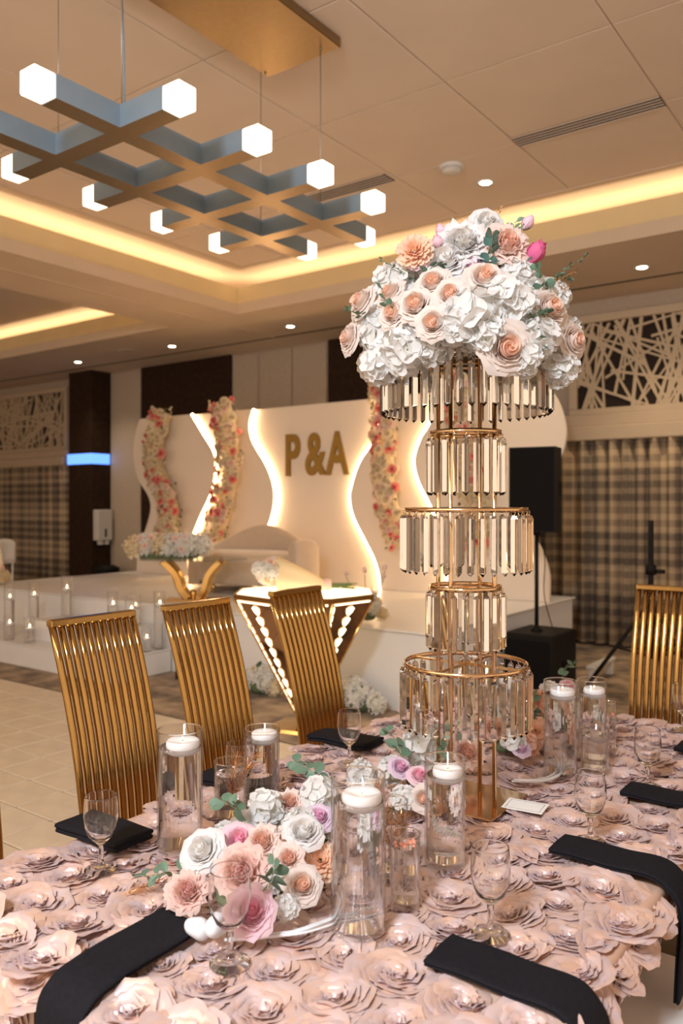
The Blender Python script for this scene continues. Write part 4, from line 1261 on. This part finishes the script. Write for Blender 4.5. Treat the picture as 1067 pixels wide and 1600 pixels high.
# ------------------------------------------------------------------ goblets
GP_in = [(0.0, .064), (.012, .066), (.024, .076), (.032, .094), (.0345, .115), (.0335, .140), (.0319, .1560), (.0317, .1580), (.0318, .1587), (.0321, .1590)]
GP_out = [(.0326, .1587), (.0328, .1580), (.0330, .1560), (.0347, .140), (.0358, .115), (.0334, .093), (.0255, .073), (.013, .061), (.0065, .054)]
GP_base = [(.0065, .0545), (.0050, .040), (.0052, .022), (.009, .012), (.022, .006), (.034, .003), (.0345, .0), (0, .0)]
gb_bowl = MB().lathe(GP_in + GP_out + [(0, .0535)], 36).mesh('bowl', CLEAR)
gb_stem = MB().lathe([(0, .058)] + GP_base, 28).mesh('stem_and_foot', CLEAR)
def goblet(label, x, y, s=1.0):
    t = thing('water_goblet', label, 'glass', (x, y, ZT - .003), 0, 'clear water goblets')
    link('bowl', gb_bowl, t, Matrix.Diagonal((s, s, s, 1))); link('stem_and_foot', gb_stem, t, Matrix.Diagonal((s, s, s, 1)))
goblet('clear water goblet in front of the front flower cluster', -.959, .992)
goblet('clear water goblet beside the near right napkin', -.646, 1.335)
goblet('clear water goblet beside the white card', -.640, 1.838)
goblet('clear water goblet at the right behind the third napkin', -.638, 2.289)
goblet('clear water goblet at the far right edge of the table', -.70, 2.93)
goblet('clear water goblet standing by the left table edge napkin', -1.424, 1.085)
goblet('clear water goblet at the back left before the lit table', -1.41, 1.965)
goblet('clear water goblet half hidden behind the small vase with copper sprigs', -1.45, 1.535)

# ------------------------------------------------------------------ candle vases and small vases on the table
G3 = 'cylinder candle vases on the table'
ZV = ZT - .003
v3 = candle_vase('tall glass candle vase at the front beside the front flower cluster', -.849, 1.211, ZV, .280, .050, .222, G3, True, fs=.24)
v1 = candle_vase('tall glass candle vase at the left near the first chair', -1.375, 1.262, ZV, .265, .051, .215, G3, True, fs=.24)
v2 = candle_vase('shorter glass candle vase behind the copper sprig vase', -1.43, 1.60, ZV, .185, .046, .148, G3, True, fs=.24)
v4 = candle_vase('medium glass candle vase left of the gold stand plate', -.855, 1.545, ZV, .226, .044, .178, G3, True, fs=.24)
v5 = candle_vase('tall glass candle vase right of the crystal stand', -.868, 2.245, ZV, .267, .047, .218, G3, True, fs=.24)
v6 = candle_vase('medium glass candle vase at the far right behind its taller twin', -.845, 2.445, ZV, .240, .043, .188, G3, True, fs=.24)
v7 = candle_vase('glass candle vase hidden behind the lowest crystal tier', -1.27, 2.52, ZV, .30, .05, .24, G3, True, fs=.24)
def beads(parent, r, zs, cnt, m, br, seed):
    rnd = random.Random(seed)
    for k in range(cnt):
        a = rnd.uniform(0, 6.28); q = r * math.sqrt(rnd.random())
        o = MB().ball((q * math.cos(a), q * math.sin(a), zs + rnd.uniform(-.003, .003)), br, 8, 5).build('pearl', m, parent)
def small_vase(label, x, y, h, r, water, name='small_vase'):
    t = thing(name, label, 'vase', (x, y, ZV), 0, 'small glass vases on the table')
    w = .002
    MB().lathe([(0, 0), (r - .002, 0), (r, .002), (r, h - .001), (r - w * .5, h), (r - w, h - .001), (r - w, .01), (0, .01)], 28).build('glass_cylinder', GLASS, t)
    MB().lathe([(r - w * .5 + .0013 * math.cos(a * PI / 4), h + .0013 * math.sin(a * PI / 4)) for a in range(9)], 28).build('rim', CLEAR, t)
    MB().lathe([(0, .0115), (r - w - .001, .0115), (r - w - .001, .01 + water), (0, .01 + water)], 28, smooth=False).build('water', WATER, t)
    return t
s1 = small_vase('small glass vase with coral pearls floating, beside the tall front vase', -.828, 1.338, .138, .0295, .105); beads(s1, .020, .116, 15, PEARL, .0048, 1)
s2 = small_vase('small glass vase with copper sprigs at the left', -1.405, 1.455, .140, .040, .10)
s3 = small_vase('small glass vase with copper sprigs behind the tall front vase', -.925, 1.44, .150, .036, .10)
s4 = small_vase('small glass vase with coral pearls at the far right', -.835, 2.56, .150, .026, .10); beads(s4, .016, .112, 9, PEARL, .0048, 2)
s5 = small_vase('small clear glass vase in front of the far right candle vase', -.80, 2.335, .125, .040, .095)
def wire_sprig(label, x, y, z, d, L, seed, parent=None, cnt=46):
    rnd = random.Random(seed)
    d = Vector(d).normalized(); a = d.orthogonal().normalized(); b = d.cross(a)
    m = MB(); m.tube([(0, 0, 0), d * L], .0011, 5)
    for k in range(cnt):
        q = rnd.uniform(.08, 1.0); th = rnd.uniform(0, 6.28)
        e = (d * rnd.uniform(.5, 1) + (a * math.cos(th) + b * math.sin(th)) * rnd.uniform(.4, .9)).normalized()
        p = d * L * q; l = rnd.uniform(.012, .032)
        m.tube([p, p + e * l], .0007, 3, smooth=False)
    o = m.build('copper_sprig', GSPRIG, parent)
    o.location = (x, y, z)
    if label: tag(o, label, 'sprig', 'copper sprigs')
    return o
wire_sprig('copper glitter sprig lying on the tablecloth by the front left napkin', -1.285, 1.035, ZT + .004, (.35, .9, .12), .07, 1)
wire_sprig('copper glitter sprig standing in the left small vase', -1.41, 1.455, ZV + .05, (.45, .25, .8), .13, 2, None, 90)
wire_sprig('copper glitter sprig leaning out of the left small vase', -1.40, 1.45, ZV + .05, (.1, .1, 1), .10, 3, None, 70)
wire_sprig('copper glitter sprig in the small vase behind the tall front vase', -.925, 1.44, ZV + .05, (-.25, 0, 1), .13, 4, None, 120)
wire_sprig('coiled copper sprig low in the vase behind the tall front vase', -.93, 1.44, ZV + .03, (.2, .1, .7), .09, 5, None, 120)

# ------------------------------------------------------------------ crystal stand
CXS, CYS = -.985, 1.890
cs = thing('crystal_stand', 'tall rose gold tiered stand hung with crystal prisms', 'centerpiece', (CXS, CYS, ZT - .004))
ZB = ZT - .004
MB().bbox(-.112, .112, -.085, .140, 0, .006, .002).build('base_plate', ROSEG, cs)
for a in range(4):
    x, y = .081 * math.cos(a * PI / 2), .081 * math.sin(a * PI / 2)
    MB().tube([(x, y, .006), (x, y, 1.93 - ZB)], .0058, 12).build('pole', ROSEG, cs)
pm = MB()
def prism_mesh(L):
    m = MB(); w = .0090
    # triangular bar with pointed bottom and hook at top
    tri = [(0, -w), (w * .95, w * .55), (-w * .95, w * .55)]
    vs = [(x * .6, y * .6, -.010) for x, y in tri] + [(x, y, -.018) for x, y in tri] + [(x, y, -L + .010) for x, y in tri] + [(0, w * .1, -L)]
    fs = [(2, 1, 0)]
    for j in range(2):
        for k in range(3): fs.append((j * 3 + k, j * 3 + (k + 1) % 3, j * 3 + 3 + (k + 1) % 3, j * 3 + 3 + k))
    fs += [(6, 7, 9), (7, 8, 9), (8, 6, 9)]
    m.add(vs, fs)
    return m.mesh('prism', CRYS)
PM = prism_mesh(.158)
HK = MB().tube(smoothpath([(0, 0, .002), (.003, 0, -.003), (0, 0, -.008), (0, 0, -.012)], 3), .0010, 4).mesh('hook', ROSEG)
for nm, dia, z, cnt in (('tier_ring', .420, 1.920, 46), ('tier_ring', .184, 1.714, 20), ('tier_ring', .318, 1.516, 34), ('tier_ring', .184, 1.316, 20), ('tier_ring', .318, 1.117, 34)):
    R = dia / 2
    m = MB().lathe([(R - .0022, -.006), (R, -.006), (R, .006), (R - .0022, .006), (R - .0022, -.006)], 72)
    for a in (0, PI / 2):
        m.box(-R + .001, R - .001, -.0022, .0022, -.003, .003, RZ(a))
    ring = m.build(nm, ROSEG, cs); ring.location = (0, 0, z - ZB)
    for k in range(cnt):
        a = 2 * PI * (k + .5) / cnt
        M = T((R + .003) * math.cos(a), (R + .003) * math.sin(a), -.004) @ RZ(a + PI / 2)
        link('prism', PM, ring, M); link('hook', HK, ring, M)
MB().lathe([(0, 0), (.17, 0), (.17, .004), (0, .004)], 40, (0, 0, 1.926 - ZB)).build('top_plate', ROSEG, cs)

# flower dome on top of the stand
TOP = [('peach',-0.061,-0.249,1.981,0.036),('peach',-0.004,-0.249,1.993,0.039),('peach',-0.105,-0.196,2.043,0.036),('peach',0.185,-0.182,1.885,0.050),('peach',0.239,-0.073,1.983,0.043),('peach',0.269,-0.009,1.919,0.037),('peach',0.128,-0.172,2.049,0.039),('blushbud',0.076,-0.235,2.005,0.034),('peach',-0.196,-0.185,2.040,0.039),('peach',-0.234,-0.184,1.957,0.037),('blushbud',0.049,-0.264,1.942,0.034),('peach',0.025,-0.221,2.043,0.036),
('white',0.003,-0.122,2.121,0.051),('peony',0.036,-0.098,2.163,0.050),('whitesm',0.054,-0.010,2.236,0.034),('hyd',0.117,-0.206,1.962,0.068),('hyd',-0.037,-0.256,1.895,0.051),('hyd',-0.185,-0.171,1.974,0.044),('hyd',0.170,-0.163,2.002,0.050),('hyd',0.239,-0.113,1.918,0.044),('hyd',0.200,-0.141,1.994,0.043),('hyd',0.221,-0.149,1.862,0.037),('hyd',-0.129,-0.230,1.877,0.044),('hyd',0.265,-0.018,1.852,0.037),('hyd',-0.135,-0.164,2.096,0.043),('hyd',0.137,-0.024,2.102,0.036),('hyd',0.156,-0.010,2.105,0.030),('hyd',0.221,-0.038,2.041,0.034),('hyd',0.089,-0.245,1.946,0.043),('hyd',0.158,-0.217,1.911,0.039),
('pink',-0.050,-0.161,2.123,0.024),('pinkbud',-0.036,-0.077,2.212,0.017),('dahlia',-0.057,-0.166,2.144,0.033),('pinkbud',-0.013,-0.134,2.166,0.017),('magenta',0.174,0.003,2.142,0.029),('pinkbud',0.135,0.049,2.234,0.019),('blush',0.093,-0.056,2.166,0.032),('pink2',0.052,-0.086,2.105,0.034),('blush',0.118,-0.038,2.159,0.047)]
fd = thing('flower_dome', 'dome of white and peach roses and hydrangeas crowning the crystal stand', 'flowers', (-.978, 1.895, 1.93))
rnd = random.Random(81)
DZ = 1.93
MB().ball((0, 0, .085), 1, 24, 12, (.215, .215, .075)).build('foam_core', FOAM, fd)
MB().ball((0.03, -.0, .17), 1, 16, 8, (.075, .075, .09)).build('foam_core', FOAM, fd)
for k, x, y, z, r in TOP:
    d = Vector((x, y, (z - 1.90) * 1.0))
    if k in ('peach', 'white', 'peony', 'blush', 'pink2', 'whitesm', 'blushbud'):
        cv = Vector((.59, -.81, 0.0)); d = d.normalized() * 1.0 + cv * rnd.uniform(.2, .5)
    if z > 2.09 and k not in ('hyd',): d = Vector((.59, -.81, .45)) + Vector((x, y, 0)) * 2.2
    if k in ('pinkbud', 'magenta'): d = Vector((x, y, .2))
    po = Vector((x, y, (z - 1.9) * .9)).normalized() * (.014 if k != 'hyd' else -.012)
    flower(k, (x + po.x, y + po.y, z - DZ + po.z), d, r * (1.22 if k != 'hyd' else 1.05), fd, rnd)
for i in range(44):         # the rest of the dome, mostly its far side
    a = i * 2.39996; zz = -.10 + 1.05 * (i + .5) / 44
    q = math.sqrt(max(0, 1 - min(1, max(0, zz)) ** 2))
    p = Vector((.262 * q * math.cos(a), .262 * q * math.sin(a), .235 * zz - .02))
    if p.length < .05: continue
    cf = p.x * .59 * -1 + p.y * .81   # >0 on the far side
    k = 'hyd' if i % 3 else rnd.choice(('peach', 'white', 'peach'))
    sh = .0 if cf > -.05 else .045
    p2 = p * (1 - sh / .262)
    flower(k, p2, p + Vector((0, 0, .03)), rnd.uniform(.038, .048), fd, rnd)
def S_(pts, size, seed, leafm=LEAFR, m=LEAF, step=.02, pair=True): sprig('eucalyptus_sprig', pts, size, fd, random.Random(seed), leafm, m, step, pair)
# camera-right in this frame is (.807,.59), up is z
def cp(r, u, dp): return (r * .807 - dp * .59 * -1 * -1, r * .59 + dp * .807, u)
S_([cp(.02, .15, -.08), cp(.03, .20, -.13), cp(.035, .245, -.14)], .034, 1, LEAFR, LEAFB, .016)
S_([cp(.10, .18, -.02), cp(.10, .25, -.04), cp(.115, .32, -.03)], .030, 2, LEAFS, LEAF, .022)
S_([cp(.135, .08, -.17), cp(.145, .12, -.20), cp(.13, .155, -.20)], .030, 3, LEAFR, LEAF, .022)
S_([cp(-.20, .05, -.16), cp(-.225, .075, -.18), cp(-.235, .11, -.18)], .026, 4, LEAFR, LEAF, .02)
S_([cp(-.12, .15, -.06), cp(-.19, .18, -.10), cp(-.235, .205, -.10)], .011, 5, LEAFS, LEAF, .009)
S_([cp(.16, .12, -.05), cp(.22, .18, -.06), cp(.285, .225, -.06)], .016, 6, LEAFS, LEAFB, .010)
S_([cp(.15, .12, -.04), cp(.19, .165, -.06), cp(.245, .17, -.06)], .016, 7, LEAFS, LEAF, .010)
S_([cp(-.13, .13, -.14), cp(-.12, .16, -.17), cp(-.10, .165, -.18)], .034, 8, LEAFR, LEAF, .03)
S_([cp(.03, .13, -.18), cp(.015, .115, -.21), cp(0, .10, -.22)], .034, 9, LEAFL, LEAF, .02)
S_([cp(-.26, .07, -.05), cp(-.29, .075, -.07), cp(-.315, .09, -.07)], .020, 10, LEAFR, LEAF, .02)
S_([cp(-.14, -.015, -.20), cp(-.18, -.02, -.21), cp(-.21, -.025, -.2)], .026, 11, LEAFL, LEAFD, .012)
S_([cp(.09, .04, -.24), cp(.11, .03, -.25), cp(.14, .035, -.25)], .034, 12, LEAFR, LEAFD, .02)
S_([cp(-.03, .03, -.26), cp(-.01, .02, -.265), cp(.01, .01, -.265)], .03, 13, LEAFR, LEAFD, .018)
S_([cp(.09, -.005, -.25), cp(.12, -.02, -.255), cp(.13, -.045, -.25)], .028, 14, LEAFL, LEAF, .02)
for j, (r, u, dp, dr) in enumerate(((.06, .26, -.02, (.12, .1, 1)), (.17, .14, -.06, (.75, .45, .45)), (.16, .12, -.07, (.6, .5, .25)))):
    s = sprig('copper_sprig', [cp(r, u, dp), Vector(cp(r, u, dp)) + Vector(dr) * .05, Vector(cp(r, u, dp)) + Vector(dr) * .10], .016, fd, random.Random(30 + j), LEAFL, GSPRIG, .012, True, .0010, GSPRIG)

# ------------------------------------------------------------------ table runner of flowers
T1 = [('white',-1.140,1.102,0.865,0.039),('pink',-1.108,1.173,0.870,0.034),('blush',-1.065,1.191,0.870,0.032),('dusty',-1.041,1.110,0.845,0.045),('pink',-0.959,1.044,0.825,0.040),('peach',-0.949,1.172,0.825,0.033),('blush',-0.988,1.181,0.860,0.025),('dahlia',-0.976,1.262,0.830,0.031),('white',-1.009,1.252,0.885,0.036),('lilac',-1.035,1.331,0.880,0.031),('hyd',-1.099,1.421,0.885,0.034),('lilac',-1.195,1.546,0.870,0.022),('hyd',-1.163,1.314,0.870,0.035),('blush',-1.141,1.367,0.880,0.025),('dusty',-1.125,1.051,0.810,0.034),('hyd',-0.952,1.132,0.800,0.018),('peach',-1.040,1.229,0.870,0.023),('hyd',-1.005,1.161,0.830,0.022)]
T2 = [('hyd',-1.129,1.918,0.870,0.050),('lilac',-1.104,1.763,0.860,0.028),('pink',-1.048,1.762,0.850,0.028),('peach',-0.999,1.698,0.820,0.029),('blush',-1.058,2.036,0.840,0.041),('hyd',-1.25,1.80,0.800,0.032),('hyd',-1.037,1.705,0.810,0.021),('blush',-1.113,2.012,0.850,0.028)]
T3 = [('peachhyd',-1.084,2.613,0.860,0.034),('dahlia',-0.997,2.377,0.830,0.037),('lilac',-0.980,2.226,0.820,0.029),('hyd',-1.002,2.224,0.840,0.028),('peach',-1.051,2.716,0.850,0.033),('white',-0.967,2.561,0.830,0.031),('pink',-1.065,2.83,0.880,0.026),('hyd',-1.100,2.752,0.870,0.028),('blush',-1.039,2.415,0.860,0.030),('dusty',-1.10,2.30,.84,.034),('hyd',-1.13,2.45,.86,.034)]
def runner(label, lst, c, cores, seed):
    rnd = random.Random(seed)
    t = thing('flower_cluster', label, 'flowers', (c[0], c[1], ZT), 0, 'flower clusters along the table')
    for x, y, rx, ry, h in cores:
        MB().ball((x - c[0], y - c[1], h * .3), 1, 14, 8, (rx * .85, ry * .85, h * .34)).build('foam_base', FOAM, t)
    for k, x, y, z, r in lst:
        p = Vector((x - c[0], y - c[1], z - ZT))
        d = Vector((.55, -.75, .75)) + Vector((rnd.uniform(-.4, .4), rnd.uniform(-.4, .4), rnd.uniform(-.2, .4)))
        flower(k, p, d, r * 1.12, t, rnd)
    return t
r1 = runner('front flower cluster of white, pink and peach blooms on the table', T1, (-1.06, 1.2), ((-1.07, 1.17, .075, .11, .10), (-1.09, 1.34, .07, .12, .11)), 91)
r2 = runner('flower cluster of white and pink blooms behind the front vases', T2, (-1.08, 1.76), ((-1.10, 1.75, .045, .055, .06), (-1.13, 1.90, .045, .045, .08)), 92)
r3 = runner('flower cluster of peach and white blooms right of the crystal stand', T3, (-1.04, 2.5), ((-1.07, 2.45, .07, .22, .09), (-1.09, 2.75, .05, .10, .09)), 93)
def fill(t, c, spots, seed):
    rnd = random.Random(seed)
    for k, x, y, z, r in spots: flower(k, (x - c[0], y - c[1], z - ZT), (rnd.uniform(-1, .3), rnd.uniform(-.3, 1), .8), r, t, rnd)
fill(r1, (-1.06, 1.2), [('hyd', -1.17, 1.20, .83, .04), ('blush', -1.18, 1.40, .83, .035), ('white', -1.17, 1.48, .84, .03), ('peach', -1.10, 1.48, .85, .03), ('hyd', -1.02, 1.40, .84, .035), ('lilac', -1.15, 1.13, .82, .03), ('hyd', -1.20, 1.29, .83, .035), ('hyd', -1.06, 1.30, .87, .03)], 94)
fill(r2, (-1.08, 1.76), [('hyd', -1.065, 1.715, .80, .03), ('blush', -1.115, 1.70, .80, .032), ('peach', -1.03, 1.80, .80, .03), ('hyd', -1.15, 1.80, .83, .035), ('white', -1.17, 1.73, .81, .03)], 95)
fill(r3, (-1.04, 2.5), [('peach', -.985, 2.46, .80, .034), ('blush', -.965, 2.64, .80, .032), ('hyd', -.99, 2.74, .81, .034), ('peachhyd', -1.0, 2.31, .80, .034)], 96)
def RS(t, c, pts, size, seed, leafm=LEAFR, m=LEAF, step=.02):
    sprig('eucalyptus_sprig', [(p[0] - c[0], p[1] - c[1], p[2] - ZT) for p in pts], size, t, random.Random(seed), leafm, m, step)
RS(r1, (-1.06, 1.2), [(-1.14, 1.08, .83), (-1.20, 1.055, .82), (-1.245, 1.05, .805)], .036, 1, LEAFS)
RS(r1, (-1.06, 1.2), [(-1.13, 1.22, .87), (-1.155, 1.22, .90), (-1.20, 1.215, .915)], .036, 2)
RS(r1, (-1.06, 1.2), [(-.985, 1.12, .83), (-.96, 1.10, .86), (-.955, 1.10, .885)], .036, 3)
RS(r1, (-1.06, 1.2), [(-1.10, 1.45, .88), (-1.14, 1.46, .915), (-1.20, 1.46, .93)], .036, 4)
RS(r2, (-1.08, 1.76), [(-1.12, 1.80, .86), (-1.16, 1.83, .90), (-1.19, 1.84, .92)], .036, 5)
RS(r2, (-1.08, 1.76), [(-1.05, 1.86, .86), (-1.04, 1.87, .88), (-1.05, 1.87, .90)], .036, 6)
RS(r3, (-1.04, 2.5), [(-1.08, 2.55, .86), (-1.10, 2.58, .90), (-1.12, 2.58, .93)], .036, 7)
RS(r3, (-1.04, 2.5), [(-1.02, 2.35, .86), (-1.0, 2.33, .89), (-.99, 2.33, .90)], .036, 8)
RS(r3, (-1.04, 2.5), [(-1.08, 2.80, .90), (-1.07, 2.82, .94), (-1.06, 2.86, .95)], .036, 9)

# white painted twigs, pebbles, card
def twigs(label, pts, seed, cnt=5, sp=.012):
    rnd = random.Random(seed)
    m = MB()
    for k in range(cnt):
        o = Vector((rnd.uniform(-sp, sp), rnd.uniform(-sp, sp), rnd.uniform(0, sp)))
        P = [Vector(p) + o * (.4 + .6 * i / len(pts)) + Vector((rnd.uniform(-.004, .004), rnd.uniform(-.004, .004), 0)) for i, p in enumerate(pts)]
        if k % 2: P = P[:-1]
        sm = smoothpath(P, 6)
        m.tube(sm, [.0030 - .0018 * i / len(sm) for i in range(len(sm))], 6)
    c = Vector(pts[0])
    m.v = [(p[0] - c.x, p[1] - c.y, p[2] - c.z) for p in m.v]
    o = m.build('twig_bundle', TWIG); o.location = c
    return tag(o, label, 'twigs', 'white painted twigs on the table')
twigs('white painted twigs curving out from the front flower cluster', [(-1.00, 1.03, ZT + .006), (-.95, 1.07, ZT + .006), (-.90, 1.13, ZT + .008), (-.87, 1.24, ZT + .008), (-.90, 1.36, ZT + .008)], 1, 6)
twigs('white painted twigs looping beside the gold stand plate', [(-.93, 2.06, ZT + .014), (-.88, 2.12, ZT + .008), (-.86, 2.20, ZT + .008), (-.90, 2.32, ZT + .010), (-.95, 2.40, ZT + .02)], 2, 6)
twigs('white painted twigs arching behind the medium vase', [(-.93, 1.56, ZT + .006), (-.90, 1.62, ZT + .03), (-.90, 1.70, ZT + .05), (-.93, 1.76, ZT + .05)], 3, 4)
for (x, y, z, r, lab) in ((-1.055, 1.012, ZT + .012, .022, 'smooth white pebble lying flat at the foot of the front flower cluster'), (-1.015, 1.012, ZT + .026, .022, 'smooth white pebble leaning on another under the dusty pink bloom')):
    rr = random.Random(int(r * 1e4 + x * 100))
    o = MB().ball((0, 0, 0), r, 18, 10, (1.15, .8, .85)).build('pebble', STONE)
    for v in o.data.vertices: v.co *= 1 + .06 * math.sin(v.co.x * 170 + v.co.z * 90)
    o.location = (x, y, z + .006); o.rotation_euler = (.4, .5, rr.uniform(0, 3))
    tag(o, lab, 'pebble')
cd = thing('table_card', 'small white printed card lying beside the gold base plate', 'card', (-.845, 1.945, ZT + .001), math.radians(8))
MB().bbox(-.052, .052, -.038, .038, 0, .0012, .0004).build('card_stock', CARD, cd)
m = MB()
for x0, x1, y0, y1 in ((-.044, .044, .0285, .0295), (-.044, .044, -.0295, -.0285), (-.044, -.043, -.0285, .0285), (.043, .044, -.0285, .0285)): m.box(x0, x1, y0, y1, .0012, .00135)
m.build('printed_frame', INK, cd)
#@@END
